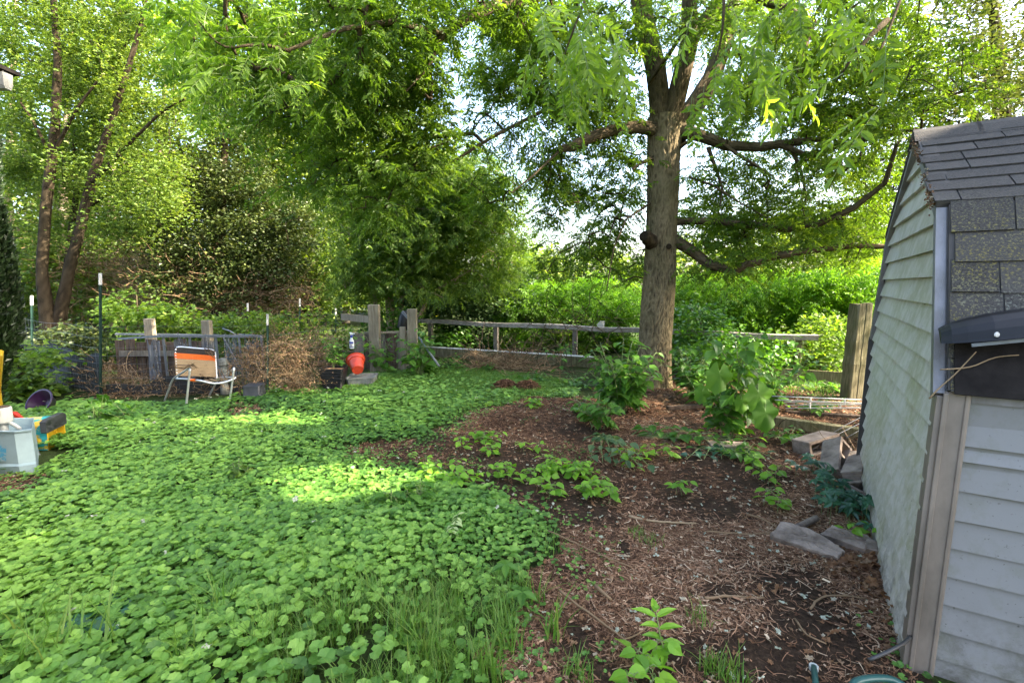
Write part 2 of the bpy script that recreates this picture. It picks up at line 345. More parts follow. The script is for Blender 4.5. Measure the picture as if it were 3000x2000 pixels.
# ------------------------------------------------------------------ leaf batches
T_RHOMB = (np.array([(0, 0, 0), (.5, -.5, .12), (1, 0, -.05), (.5, .5, .12)]), np.array([(0, 1, 2), (0, 2, 3)]))
T_LANCE = (np.array([(0, 0, 0), (.22, -.36, .08), (.55, -.42, .1), (.82, -.2, .03), (1, 0, -.1), (.82, .2, .03), (.55, .42, .1), (.22, .36, .08), (.5, 0, 0)]) * (1, 1.15, 1),
           np.array([(0, 1, 8), (1, 2, 8), (2, 3, 8), (3, 4, 8), (4, 5, 8), (5, 6, 8), (6, 7, 8), (7, 0, 8)]))
T_OVATE = (np.array([(0, 0, 0), (.1, -.3, .04), (.35, -.5, .08), (.65, -.38, .04), (1, 0, -.16), (.65, .38, .04), (.35, .5, .08), (.1, .3, .04), (.4, 0, 0)]),
           np.array([(0, 1, 8), (1, 2, 8), (2, 3, 8), (3, 4, 8), (4, 5, 8), (5, 6, 8), (6, 7, 8), (7, 0, 8)]))
k = 18; aa = np.arange(k) * 2 * math.pi / k
rr_ = np.where(np.arange(k) % 2 == 0, .52, .455); rr_[k // 2] = .16; rr_[k // 2 - 1] *= .95; rr_[k // 2 + 1] *= .95
T_ROUND = (np.concatenate([[(0, 0, -.03)], np.stack([np.cos(aa) * rr_, np.sin(aa) * rr_, .05 + .05 * np.cos(aa * 3)], -1)]), np.array([(0, i + 1, (i + 1) % k + 1) for i in range(k)]))
k8 = 8; a8 = np.arange(k8) * 2 * math.pi / k8
T_ROUND8 = (np.concatenate([[(0, 0, -.03)], np.stack([np.cos(a8) * .5, np.sin(a8) * .5, .05 + 0 * a8], -1)]), np.array([(0, i + 1, (i + 1) % k8 + 1) for i in range(k8)]))
# lobed big leaf (burdock / mallow like)
kk = 20; ab = np.arange(kk) * 2 * math.pi / kk
rb = .5 + .06 * np.cos(ab * 7); rb[kk // 2] = .2
T_BIG = (np.concatenate([[(.0, 0, -.05)], np.stack([.45 + np.cos(ab) * rb * 1.15, np.sin(ab) * rb, .07 * np.sin(ab * 4) - .16 * (np.cos(ab) > .3)], -1)]) + (.05, 0, 0), np.array([(0, i + 1, (i + 1) % kk + 1) for i in range(kk)]))
T_BIG[0][0] = (.4, 0, .02)
kl = 14; al = np.arange(kl) * 2 * math.pi / kl
T_LOBE = (np.concatenate([[(.45, 0, 0)], np.stack([.5 + np.cos(al) * (.5 - .17 * (np.arange(kl) % 2)), np.sin(al) * (.5 - .2 * (np.arange(kl) % 2)), .12 * np.sin(al * 3)], -1)]), np.array([(0, i + 1, (i + 1) % kl + 1) for i in range(kl)]))
CARVE = []      # (ground point, radius): openings in the canopy along the sun's rays
def carve(o):
    keep = np.ones(len(o), bool)
    for g, r in CARVE:
        d = o - g; tt = d @ SDN; pp = d - tt[:, None] * SDN; keep &= ~((np.linalg.norm(pp, axis=1) < r) & (tt > .35))
    return keep
def leaves(mb, o, ax, az, L, W, tint, T=T_RHOMB):
    ax = nrm(ax); ay = nrm(np.cross(az, ax)); az = np.cross(ax, ay)
    tv, tf = T; n = len(o); L = np.broadcast_to(L, n); W = np.broadcast_to(W, n); tint = np.broadcast_to(tint, n)
    v = o[:, None] + tv[None, :, 0:1] * (ax * L[:, None])[:, None] + tv[None, :, 1:2] * (ay * W[:, None])[:, None] + tv[None, :, 2:3] * (az * L[:, None])[:, None]
    f = tf[None] + (np.arange(n) * len(tv))[:, None, None]
    mb.add(v.reshape(-1, 3), tri=f.reshape(-1, 3), tint=np.repeat(tint, len(tv)))
def rdir(n, zlo=-1, zhi=1, r=rng):
    a = r.uniform(0, 2 * math.pi, n); z = r.uniform(zlo, zhi, n); h = np.sqrt(np.maximum(0, 1 - z * z))
    return np.stack([h * np.cos(a), h * np.sin(a), z], -1)
def pinnate(mb, o, d, L, K, droop=.45, lw=.3, ll=.36, T=T_RHOMB, tint=None, rach=None, jit=.2):
    n = len(o); L = np.broadcast_to(L, n)[:, None]; d = nrm(d)
    tn = rng.uniform(0, 1, n) if tint is None else np.broadcast_to(tint, n)
    roll = rng.normal(0, .35, n)
    for q in range(K + 1):
        tt = .22 + .78 * q / K
        p = o + d * L * tt; p[:, 2] -= droop * (L[:, 0]) * tt ** 2
        tg = d.copy(); tg[:, 2] -= 2 * droop * tt; tg = nrm(tg)
        s = nrm(np.cross(tg, UP + rng.normal(0, .05, (n, 3)))); u0 = np.cross(s, tg)
        s = s * np.cos(roll)[:, None] + u0 * np.sin(roll)[:, None]; u = np.cross(s, tg)
        sc = ll * (1 - .35 * abs(tt - .6) / .6)
        if q == K:
            leaves(mb, p, tg, u, L[:, 0] * sc, L[:, 0] * sc * lw, np.clip(tn + rng.normal(0, .1, n), 0, 1), T); continue
        for sg in (-1, 1):
            ld = s * sg * .85 + tg * .5; ld = ld + rng.normal(0, jit, (n, 3)); ld[:, 2] -= .25
            leaves(mb, p, ld, u + rng.normal(0, .2, (n, 3)), L[:, 0] * sc, L[:, 0] * sc * lw, np.clip(tn + rng.normal(0, .13, n), 0, 1), T)
    if rach is not None:
        for z in range(n):
            tq = np.linspace(0, 1, 5)[:, None]; pp = o[z] + d[z] * L[z] * tq; pp[:, 2] -= droop * L[z, 0] * tq[:, 0] ** 2
            rach.tube(pp, np.linspace(.0022, .001, 5), 3, .8, False)

# ------------------------------------------------------------------ tree growing
def smooth_path(pts, rad, step=.12):
    pts = np.asarray(pts, float); rad = np.asarray(rad, float); d = np.r_[0, np.cumsum(np.linalg.norm(np.diff(pts, axis=0), axis=1))]
    n = max(3, int(d[-1] / step)); s = np.linspace(0, d[-1], n)
    # Catmull-like smoothing through cubic interpolation of each coordinate
    out = np.stack([np.interp(s, d, pts[:, c]) for c in range(3)], -1)
    for _ in range(3 if n > 6 else 1): out[1:-1] = (out[:-2] + 2 * out[1:-1] + out[2:]) / 4
    return out, np.interp(s, d, rad)
def bark_tube(mb, pts, rad, n=40, amp=.09, step=.03, kz=4.2, ks=5.6, flare=0, cap=True):
    p, r = smooth_path(pts, rad, step); m = len(p)
    d = nrm(np.gradient(p, axis=0)); ref = UP if abs(d[m // 2][2]) < .8 else np.array((1., 0, 0))
    x = nrm(np.cross(d, ref)); y = np.cross(d, x); a = np.arange(n) * 2 * math.pi / n
    L = np.r_[0, np.cumsum(np.linalg.norm(np.diff(p, axis=0), axis=1))]
    disp = np.zeros((m, n)); R0 = r.max() / .2
    for i in range(m):
        for j in range(n):
            c, s_ = math.cos(a[j]), math.sin(a[j])
            q = Vector((c * ks * R0, s_ * ks * R0, L[i] * kz * 2)); w = mnoise.noise(q * .7) * .6
            e = 1 - abs(mnoise.noise(q + Vector((w, w, 0)))) * 2.4
            e2 = 1 - abs(mnoise.noise(q * 2.3)) * 2
            lump = mnoise.noise(Vector((c * 1.1, s_ * 1.1, L[i] * .9 + 7)))
            disp[i, j] = amp * (.65 * e + .35 * e2) + .06 * lump
    rr = r[:, None] * (1 + disp)
    if flare: rr *= 1 + flare * np.exp(-L / .16)[:, None] * (1 + .5 * np.sin(a * 5 + 1))[None]
    v = p[:, None] + (x[:, None] * np.cos(a)[None, :, None] + y[:, None] * np.sin(a)[None, :, None]) * rr[..., None]
    i = np.arange(m - 1)[:, None] * n; j = np.arange(n)[None]; k = (j + 1) % n
    if cap:
        e = len(v.reshape(-1, 3)); mb_cap = (p[-1] + d[-1] * r[-1] * .25, v[-1])
    tint = np.clip((disp - disp.min()) / (disp.max() - disp.min() + 1e-9), 0, 1)
    mb.add(v.reshape(-1, 3), quad=np.stack([i + j, i + k, i + n + k, i + n + j], -1).reshape(-1, 4), tint=tint.ravel() ** 1.2)
    if cap: mb.add(np.concatenate([v[-1], mb_cap[0][None]]), tri=[(j_, (j_ + 1) % n, n) for j_ in range(n)], tint=.3)
def sample_puffs(puffs):
    out = []; pid = []
    for n_, pf in enumerate(puffs):
        n = int(pf[-1])
        if pf[0] == 'w':
            c = np.array(pf[1:4]); r = np.array(pf[4:7]); q = rdir(n) * (rng.uniform(0, 1, n) ** .4)[:, None]; pts = c + q * r
        else:
            px, py, rx, ry, y0, y1 = pf[:6]
            a = rng.uniform(0, 2 * math.pi, n); rad = np.sqrt(rng.uniform(0, 1, n)); yy = rng.uniform(y0, y1, n)
            x_ = px + rx * rad * np.cos(a); y_ = py + ry * rad * np.sin(a)
            pts = np.array([P(i, j, k) for i, j, k in zip(x_, y_, yy)]).reshape(-1, 3)
        out.append(pts)
    return np.concatenate(out)
A0 = G(2670, 1960)[:2]; SD = np.array((math.sin(math.radians(31.6)), math.cos(math.radians(31.6)))); WD = np.array((SD[1], -SD[0]))
def inshed(p, mgn=.12):
    q = p[:, :2] - A0; s = q @ SD; w = q @ WD
    return (s > -.15 - mgn) & (s < 2.5 + mgn) & (w > -mgn) & (w < 3) & (p[:, 2] < 2.5 + mgn)
def grow(limbs, centers, tip=.004, sag=.12, step=.22, expo=.42):
    """attach every cluster centre to the nearest wood by a curved twig; returns twig chains with radii"""
    nodes = []; lim = []; par = []
    for pts, rad in limbs:
        p, r = smooth_path(pts, rad, .15); st = len(nodes)
        for i, (a, b) in enumerate(zip(p, r)): nodes.append(a); lim.append(b); par.append(-1)
    NL = len(nodes); nd = np.array(nodes); cap = max(NL + len(centers) * 14, 100); buf = np.zeros((cap, 3)); buf[:NL] = nd; cnt = NL
    d0 = np.array([np.min(np.linalg.norm(nd - c, axis=1)) for c in centers]); order = np.argsort(d0)
    chains = []; parent = [-1] * cap; ends = []
    for ci in order:
        c = centers[ci]; dd = np.linalg.norm(buf[:cnt] - c, axis=1); dd = dd + .35 * np.maximum(0, buf[:cnt, 2] - c[2] - .3) * 0
        j = int(dd.argmin()); a = buf[j]; D = dd[j]
        m = min(10, max(2, int(D / step) + 1)); tt = np.linspace(0, 1, m + 1)[1:, None]
        path = a + (c - a) * tt; bow = np.sin(tt[:, 0] * math.pi) * D * sag
        path[:, 2] += bow; path += rng.normal(0, .05, path.shape) * min(1, D) * np.sin(tt * math.pi)
        ids = list(range(cnt, cnt + m)); buf[cnt:cnt + m] = path
        parent[ids[0]] = j
        for q in range(1, m): parent[ids[q]] = ids[q - 1]
        chains.append([j] + ids); ends.append(ids[-1]); cnt += m
        if cnt > cap - 20: break
    w = np.zeros(cnt)
    for e in ends: w[e] += 1
    for q in range(cnt - 1, NL - 1, -1): w[parent[q]] += w[q] if parent[q] >= 0 else 0
    r = tip * np.maximum(w, 1) ** expo
    for q in range(NL): r[q] = lim[q]
    out = []
    for ch in chains:
        rr = r[ch].copy(); rr[0] = min(rr[0], rr[1] * 1.25); out.append((buf[ch], rr))
    return out
def limb_from(spec):      # [(px,py,Y,r),...]
    return np.array([P(a, b, c) for a, b, c, _ in spec]), np.array([s[3] for s in spec])

def tree(name, label, cat, limbs, puffs, kind, mat, bark='barkdark', group=None, limbbark=None, nl=14, size=.1, spread=.3, seed=1, base=None,
         bn=14, bstep=.1, bamp=.12, tipr=.004, T=T_RHOMB, trunkmb=None, tlo=0, thi=1, docarve=True, droop=.45, K=6, tw=4, aspect=.55, leafup=1., flare=.5, trunks=None, rach=False, zmin=.05, sag=.12):
    global rng
    rng = np.random.default_rng(seed)
    L = [limb_from(l) if not isinstance(l, tuple) else l for l in limbs]
    if base is None: base = L[0][0][0]
    root = thing(name, label, cat, (base[0], base[1], 0), group)
    nt_ = trunks if trunks is not None else 1
    for i, (p, r) in enumerate(L):
        mbt = MB(); bark_tube(mbt, p, r, max(8, int(bn * (1 if i < nt_ else .6))), bamp, bstep, flare=flare if i < nt_ else 0)
        mbt.build('trunk' if i < nt_ else 'limb', M[limbbark if (limbbark and i > 0) else bark], root, smooth=True)
    C = sample_puffs(puffs); C = C[~inshed(C)]; C = C[C[:, 2] > zmin]
    ch = grow(L, C, tipr, sag)
    tb = MB()
    for p, r in ch: tb.tube(p, r, tw, .35, False)
    tb.build('twigs', M[limbbark or bark], root, smooth=True)
    # leaf sites along the outer half of each twig
    sites = []; dirs = []
    for p, r in ch:
        for f in ((1., .7, .4) if len(p) > 2 else (1., .5)):
            x = f * (len(p) - 1); i = min(int(x), len(p) - 2); q = p[i] + (p[i + 1] - p[i]) * (x - i); sites.append(q); dirs.append(p[-1] - p[0])
    sites = np.array(sites); dirs = nrm(np.array(dirs))
    cm = MB(); rm = MB() if rach else None
    n = int(len(sites) * nl); idx = rng.integers(0, len(sites), n); o = sites[idx] + rng.normal(0, 1, (n, 3)) * spread * (1, 1, .6)
    o[:, 2] = np.maximum(o[:, 2], .04)
    ok = ~inshed(o, .03)
    if docarve: ok &= carve(o)
    ok &= ~((np.linalg.norm(o - np.array((0, 0, EYE)), axis=1) < 1.1))
    o = o[ok]; n = len(o); idx = idx[ok]
    clt = (np.sin(sites[idx][:, 0] * 5.1 + 1) * np.sin(sites[idx][:, 1] * 4.3) * np.sin(sites[idx][:, 2] * 5.7 + 2)) * .5
    tint = np.clip(.5 + clt * .45 + rng.normal(0, .2, n), 0, 1) * (thi - tlo) + tlo
    if kind == 'pinnate':
        d = dirs[idx] * .6 + rdir(n, -.35, .35) * 1.; d[:, 2] *= .6; d[:, 2] -= .1
        pinnate(cm, o, d, size * rng.uniform(.7, 1.25, n), K, droop, tint=tint, T=T, rach=rm, lw=aspect)
    else:
        d = rdir(n, -.7, .3); up = nrm(UP * leafup + rng.normal(0, .55, (n, 3)))
        sz = size * rng.uniform(.6, 1.3, n); leaves(cm, o, d, up, sz, sz * aspect * 2, tint, T)
    cm.build('crown', M[mat], root)
    if rach: rm.build('leaf_stalks', M['stem'], root)
    return root
CARVE += [(G(900, 1440), .36), (G(1000, 1425), .36), (G(1100, 1420), .32), (G(1180, 1425), .2), (G(850, 1230), .3), (G(740, 1240), .24), (G(1100, 1100), .2), (G(1650, 1215), .18), (G(560, 1245), .16)]
for a_ in CARVE: pass

# ------------------------------------------------------------------ the walnut tree
wal_limbs = [
    [(1915, 1150, 7.5, .25), (1918, 1000, 7.5, .238), (1932, 800, 7.5, .226), (1940, 600, 7.5, .216), (1945, 450, 7.5, .225), (1950, 345, 7.5, .24)],
    [(1940, 400, 7.5, .20), (1932, 300, 7.48, .165), (1920, 200, 7.45, .155), (1893, 90, 7.4, .15), (1862, -60, 7.3, .13), (1840, -300, 7.2, .09), (1800, -560, 7.2, .04)],
    [(1960, 400, 7.45, .18), (1978, 300, 7.4, .15), (2002, 200, 7.35, .14), (2022, 110, 7.3, .13), (2018, -20, 7.2, .10), (1990, -250, 7.1, .07), (1960, -480, 7.1, .03)],
    [(2022, 120, 7.3, .11), (2058, 65, 7.25, .085), (2110, 0, 7.2, .08), (2180, -160, 7.0, .06), (2260, -400, 6.8, .03)],
    [(1975, 400, 7.6, .2), (2030, 320, 7.8, .17), (2085, 230, 8.1, .15), (2130, 100, 8.3, .13), (2160, -60, 8.5, .1), (2250, -300, 8.7, .05)],
    [(1935, 385, 7.45, .13), (1870, 378, 7.3, .105), (1800, 382, 7.1, .09), (1735, 402, 6.9, .085), (1680, 432, 6.75, .075), (1640, 442, 6.7, .045)],
    [(1985, 375, 7.45, .13), (2060, 402, 7.3, .10), (2130, 422, 7.2, .085), (2220, 432, 7.1, .075), (2310, 425, 7.0, .06), (2400, 410, 6.9, .04)],
    [(2290, 428, 7.0, .05), (2370, 455, 6.9, .045), (2450, 430, 6.7, .035), (2560, 405, 6.5, .03), (2680, 385, 6.3, .022)],
    [(1950, 655, 7.5, .08), (2020, 648, 7.4, .062), (2100, 648, 7.25, .06), (2200, 660, 7.1, .062), (2310, 668, 6.9, .06), (2400, 655, 6.7, .05), (2500, 605, 6.5, .045), (2590, 540, 6.3, .035), (2625, 420, 6.2, .025)],
    [(1960, 690, 7.5, .11), (2030, 735, 7.3, .095), (2085, 775, 7.1, .085), (2150, 790, 7.0, .075), (2250, 755, 6.9, .065), (2380, 732, 6.8, .05), (2500, 720, 6.7, .045), (2620, 718, 6.6, .035)],
    [(1860, -90, 7.3, .10), (1700, -70, 6.8, .095), (1560, -12, 6.3, .08), (1440, 22, 5.9, .072), (1370, 52, 5.6, .06), (1300, 102, 5.4, .045), (1260, 200, 5.3, .016), (1195, 265, 5.2, .01)],
    [(1760, 260, 7.2, .03), (1590, 322, 6.9, .028), (1450, 400, 6.6, .026), (1350, 455, 6.5, .02), (1225, 528, 6.4, .01)],
    [(1300, 100, 5.4, .035), (1150, 60, 4.9, .03), (1000, 90, 4.6, .025), (850, 150, 4.4, .015)],
    [(2100, 405, 7.2, .03), (2160, 455, 7.05, .028), (2210, 480, 6.95, .024), (2270, 518, 6.9, .012)],
    [(2070, 430, 7.3, .035), (2100, 500, 7.2, .028), (2115, 560, 7.15, .018), (2105, 600, 7.1, .01)],
    [(2320, 440, 7.0, .03), (2350, 510, 6.95, .024), (2365, 570, 6.9, .015), (2362, 610, 6.9, .008)],
    [(1990, 440, 7.45, .035), (2010, 425, 7.2, .03), (2040, 410, 7.0, .02)],
    [(1920, 462, 7.4, .04), (1880, 475, 7.2, .03), (1852, 500, 7.1, .018)],
    [(2020, 520, 7.4, .02), (2090, 548, 7.2, .02), (2160, 585, 7.0, .012), (2250, 640, 6.8, .008)],
    [(1905, 250, 7.4, .03), (1960, 165, 7.0, .035), (2005, 90, 6.8, .02)],
    [(1640, 440, 6.7, .02), (1560, 520, 6.5, .014), (1500, 570, 6.4, .01)],
    [(1905, 590, 7.4, .02), (1830, 640, 7.0, .016), (1800, 730, 6.8, .012), (1780, 850, 6.7, .008)],
    [(2130, -40, 8.0, .08), (2300, 30, 7.6, .06), (2380, 60, 7.2, .05), (2330, 200, 7.0, .03), (2335, 260, 7, .015)],
    [(2300, -60, 7, .07), (2500, -130, 6, .05), (2700, -170, 5.2, .03), (2850, -200, 4.4, .02)]]
wal_puffs = [
    (880, 180, 350, 220, 4.8, 6.8, 120), (1130, 430, 180, 230, 5.6, 6.8, 90), (640, 110, 170, 170, 4.4, 5.6, 34), (1150, 60, 200, 120, 4.8, 6.6, 64), (1240, 330, 90, 190, 5.7, 6.7, 50), (1420, 330, 60, 120, 6.4, 7.6, 10), (1540, 420, 60, 60, 6.6, 7.6, 8), (900, 520, 130, 110, 5.8, 6.8, 14), (1300, 0, 200, 40, 5.2, 7, 22),
    (2060, 60, 90, 110, 6.2, 7, 16), (1870, 60, 80, 100, 6.1, 6.9, 14), (1970, 20, 60, 60, 8, 9, 10), (1480, 180, 100, 120, 7.2, 8.8, 62), (1560, 60, 150, 70, 6, 7.6, 52), (1590, 300, 50, 90, 6.6, 8, 14),
    (1690, 180, 170, 180, 6.2, 8.2, 66), (1740, 330, 160, 110, 7, 9, 56), (1750, 500, 180, 100, 7, 9, 64), (1700, 650, 150, 120, 7, 8.6, 40), (1800, 740, 90, 110, 7.4, 9, 26), (1600, 500, 70, 70, 6.8, 7.6, 14), (1440, 560, 70, 60, 6.8, 7.4, 12), (1640, 780, 70, 60, 7.2, 8.6, 9),
    (2130, 200, 150, 200, 8.0, 9.8, 50), (2250, 160, 130, 180, 6.8, 9, 50), (2400, 160, 160, 180, 6.0, 9, 74), (2580, 180, 200, 190, 5.6, 8, 84), (2250, 330, 170, 110, 6.8, 9.4, 46), (2500, 400, 190, 120, 6.2, 9.2, 84),
    (2130, 560, 150, 120, 6.8, 9.4, 58), (2420, 560, 190, 120, 6.3, 9.2, 90), (2250, 690, 260, 80, 6.5, 9, 80), (2520, 680, 120, 90, 6.3, 8.8, 46), (2180, 790, 160, 30, 6.9, 7.8, 14), (2060, 640, 80, 100, 7, 9, 24), (2750, 250, 150, 200, 5, 7, 30),
    (1900, -330, 700, 200, 5, 8.5, 110), (2500, -260, 420, 240, 4.6, 7.5, 80), (1100, -200, 420, 180, 4.2, 6, 56),
    ('w', 3.4, 8.6, 7.4, 4.0, 2.6, 1.4, 70)]
for i_ in range(1, 5): wal_limbs[i_] = [(a, b, c, r * .88) for a, b, c, r in wal_limbs[i_]]
for i_ in range(5, len(wal_limbs)): wal_limbs[i_] = [(a + random.uniform(-5, 5), b + random.uniform(-6, 6), c, r * .82) for a, b, c, r in wal_limbs[i_]]
tree('walnut_tree', 'large walnut tree with furrowed grey trunk forking into several thick limbs over the yard', 'tree', wal_limbs, wal_puffs, 'pinnate', 'walnut', 'bark',
     size=.21, nl=3.4, spread=.15, seed=11, limbbark='limb', bn=190, bstep=.012, bamp=.075, tipr=.0042, K=7, droop=.35, aspect=.30, flare=.28, tw=4)
wt = bpy.data.objects['walnut_tree']
kb = MB(); bark_tube(kb, np.array([P(1915, 715, 7.45), P(1893, 695, 7.22), P(1886, 690, 7.12)]), np.array([.11, .085, .06]), 16, .25, .03); kb.build('knot', M['barkdark'], wt, smooth=True)
kb = MB(); bark_tube(kb, np.array([P(1958, 722, 7.4), P(1960, 722, 7.235)]), np.array([.05, .035]), 10, .2, .03); kb.build('knot', M['barkdark'], wt, smooth=True)

# big near leaf sprays hanging from that tree: separate part so that they can carry finer leaflets
rng = np.random.default_rng(5)
def near_spray(spots):
    cm = MB(); rm = MB()
    for px, py, Yd, n, L, dx, dz in spots:
        for _ in range(n):
            hz = .45 if px < 1300 else .3
            a = P(px + rng.normal(0, 50), py + rng.normal(0, 42), Yd + rng.normal(0, .18))
            d = np.array((dx + rng.normal(0, hz + .1), rng.normal(0, .4), dz * (.55 if px < 1300 else .9) + rng.normal(0, hz)))
            if not carve(a[None])[0]: continue
            pinnate(cm, a[None], d[None], L * rng.uniform(.7, 1.2), 7, rng.uniform(.05, .4), .33, .33, T_LANCE, rng.uniform(.1, 1, 1), rm, .28)
    return cm, rm
spots = [(2560, 40, 2.6, 9, .30, -.5, -.8), (2630, 130, 2.7, 9, .30, -.5, -.9), (2500, 180, 2.6, 8, .30, -.8, -.5), (2600, 240, 2.6, 10, .30, -.5, -.8), (2520, 320, 2.6, 5, .28, -.6, -.8), (2420, 230, 2.7, 4, .28, -.9, -.4),
         (1680, 30, 2.9, 12, .30, .1, -1), (1770, 60, 3.0, 8, .28, .1, -1), (1620, 150, 3.1, 8, .28, .1, -1), (1700, 190, 3.3, 9, .27, -.1, -1), (1610, 260, 3.1, 4, .27, .1, -1), (1820, 200, 3.3, 3, .25, .2, -.9),
         (2120, 70, 3.2, 6, .28, .1, -1), (2150, 190, 3.3, 9, .27, .1, -.9), (2090, 250, 3.4, 4, .26, .1, -1), (2230, 90, 3.3, 8, .27, .3, -.8), (2330, 30, 3.1, 7, .27, .2, -.8), (2250, 230, 3.3, 6, .26, .2, -.8),
         (600, 90, 3.9, 12, .27, -.9, -.3), (700, 170, 4.1, 14, .27, -.8, -.4), (650, 260, 4.2, 14, .26, -.7, -.4), (780, 60, 4.2, 12, .27, -.5, -.6), (820, 230, 4.4, 12, .26, -.4, -.7), (900, 120, 4.4, 12, .26, .2, -.7), (960, 260, 4.7, 10, .26, 0, -.9), (1060, 180, 4.8, 10, .26, .3, -.8), (550, 20, 3.8, 9, .27, -.8, -.3), (1180, 120, 5, 10, .26, .3, -.8), (1000, 30, 4.5, 10, .26, .3, -.7), (700, 330, 4.4, 5, .25, -.7, -.4)]
cm, rm = near_spray(spots)
cm.build('hanging_leaves', M['walnut_near'], wt); rm.build('leaf_stalks', M['stem'], wt)
tb = MB()
for chain in ([(2850, -200, 4.4), (2780, -200, 3.5), (2660, -60, 2.8), (2600, 100, 2.65), (2540, 240, 2.6)], [(1860, -120, 7.2), (1800, -180, 4.5), (1740, -60, 3.1), (1690, 60, 2.95), (1640, 200, 3.1)], [(2200, -180, 7), (2150, -150, 4.5), (2120, -10, 3.3), (2120, 120, 3.3), (2080, 220, 3.4)],
              [(850, 150, 4.4), (740, 120, 4.15), (650, 160, 4.1), (580, 60, 3.9)], [(2300, -60, 7), (2350, -120, 4.5), (2330, 0, 3.2), (2240, 60, 3.3)], [(2600, 60, 2.7), (2520, 130, 2.6), (2450, 240, 2.65)]):
    p, r = smooth_path([P(*c) for c in chain], np.linspace(.016, .004, len(chain)), .08); tb.tube(p, r, 6, .4)
tb.build('hanging_twigs', M['limb'], wt, smooth=True)

# ------------------------------------------------------------------ background trees and shrubs
def wp(pts): return np.array([P(*p) for p in pts])
BG = 'trees of the wood behind the garden'
tree('maple_tree', 'many stemmed light green tree rising at the far left behind the wire fence', 'tree',
     [[(150, 1010, 10.2, 0.156), (122, 800, 10.2, 0.094), (135, 600, 10.2, 0.086), (160, 400, 10.1, 0.078), (170, 180, 10.0, 0.062), (150, -80, 9.9, 0.039), (140, -300, 9.8, 0.023)],
      [(160, 1010, 10.3, 0.140), (200, 800, 10.3, 0.094), (240, 650, 10.3, 0.086), (270, 520, 10.2, 0.078), (300, 430, 10.2, 0.066), (370, 220, 10.0, 0.047), (425, 30, 9.9, 0.035), (430, -150, 9.8, 0.023)],
      [(175, 1010, 11.8, 0.109), (190, 850, 11.8, 0.078), (205, 700, 11.9, 0.062), (225, 560, 12, 0.055), (215, 420, 12, 0.039), (240, 280, 12, 0.023)],
      [(265, 540, 10.2, 0.039), (350, 450, 9.9, 0.031), (470, 330, 9.7, 0.023), (540, 290, 9.6, 0.016)], [(155, 450, 10.1, 0.035), (230, 310, 9.9, 0.023), (300, 220, 9.8, 0.016)], [(145, 450, 10.1, 0.031), (95, 350, 9.9, 0.023), (60, 300, 9.8, 0.016)],
      [(270, 600, 11.5, 0.039), (330, 560, 11.2, 0.023), (400, 545, 11, 0.016)], [(340, 300, 11.4, 0.039), (350, 150, 11.4, 0.031), (440, 60, 11.2, 0.016)]],
     [(170, 250, 270, 330, 10.4, 13, 130), (420, 260, 240, 260, 10.2, 13, 100), (320, 560, 260, 190, 10.4, 13, 74), (70, 540, 120, 230, 10.4, 13, 36), (260, -150, 400, 200, 9.4, 12, 40), (250, 300, 300, 300, 9.2, 10, 26), (420, 640, 130, 90, 9.2, 10.4, 20)],
     'simple', 'maple', nl=44, size=.07, spread=.19, seed=21, leafup=1.6, trunks=3, T=T_LOBE, aspect=.48, group=BG)
tree('yew_tree', 'dark brown green dense tree standing over the middle of the garden frame', 'tree',
     [[(640, 1000, 13.5, .2), (640, 800, 13.5, .16), (650, 600, 13.5, .12), (660, 400, 13.5, .07), (670, 250, 13.4, .03)], [(640, 860, 13.4, .05), (560, 760, 12.8, .04), (480, 740, 12.2, .02)], [(642, 820, 13.4, .05), (740, 740, 12.8, .04), (830, 720, 12.3, .02)]],
     [(650, 640, 260, 170, 12, 14.8, 260), (640, 820, 240, 70, 11.8, 13.6, 130), (600, 430, 220, 170, 12.2, 14.5, 90), (800, 700, 150, 150, 12, 14, 90)],
     'simple', 'darkleaf', nl=34, size=.075, spread=.22, seed=22, aspect=.42, group=BG)
tree('locust_tree', 'feathery mid green tree with drooping sprays just left of the sky gap', 'tree',
     [[(1150, 1010, 11.5, .12), (1140, 860, 11.5, .09), (1150, 700, 11.4, .08), (1190, 560, 11.2, .06), (1230, 470, 11, .03)], [(1170, 1010, 11.5, .07), (1175, 880, 11.5, .055), (1230, 740, 11.3, .04), (1330, 650, 11, .02)], [(1135, 1010, 11.6, .07), (1090, 850, 11.5, .05), (1050, 700, 11.3, .03)], [(1190, 1010, 11.4, .05), (1260, 860, 11.2, .04), (1380, 790, 10.8, .02)]],
     [(1420, 580, 120, 110, 9.8, 11.6, 50), (1330, 480, 110, 80, 9.8, 11.4, 34), (1270, 640, 200, 130, 9.8, 12, 150), (1130, 640, 160, 170, 9.8, 12, 130), (1330, 760, 210, 120, 9.9, 12, 120), (1090, 800, 110, 80, 10, 12, 40), (1200, 520, 120, 90, 10, 12, 55), (1480, 700, 80, 90, 10, 12, 22)],
     'pinnate', 'midleaf', nl=8, size=.22, spread=.22, K=5, seed=23, trunks=4, aspect=.36, group=BG, bark='barkpale', tlo=.1)
tree('poplar_tree', 'tall bright yellow green tree behind the spray bottle and plank bin', 'tree',
     [[(900, 1000, 15, .2), (900, 700, 15, .16), (920, 400, 15, .12), (930, 150, 15, .08), (930, -100, 15, .04)], [(905, 600, 15, .07), (1010, 450, 14.6, .05), (1080, 350, 14.4, .02)], [(905, 640, 15, .07), (800, 480, 14.6, .05), (760, 380, 14.2, .02)]],
     [(900, 520, 200, 230, 13.6, 16.5, 190), (1000, 330, 220, 180, 13.6, 16.5, 90), (880, 800, 180, 110, 13.2, 15.6, 120), (760, 300, 200, 200, 13.8, 16.5, 100), (950, 80, 250, 180, 14, 17, 60)],
     'simple', 'maple', nl=20, size=.12, spread=.3, seed=24, aspect=.42, group=BG)
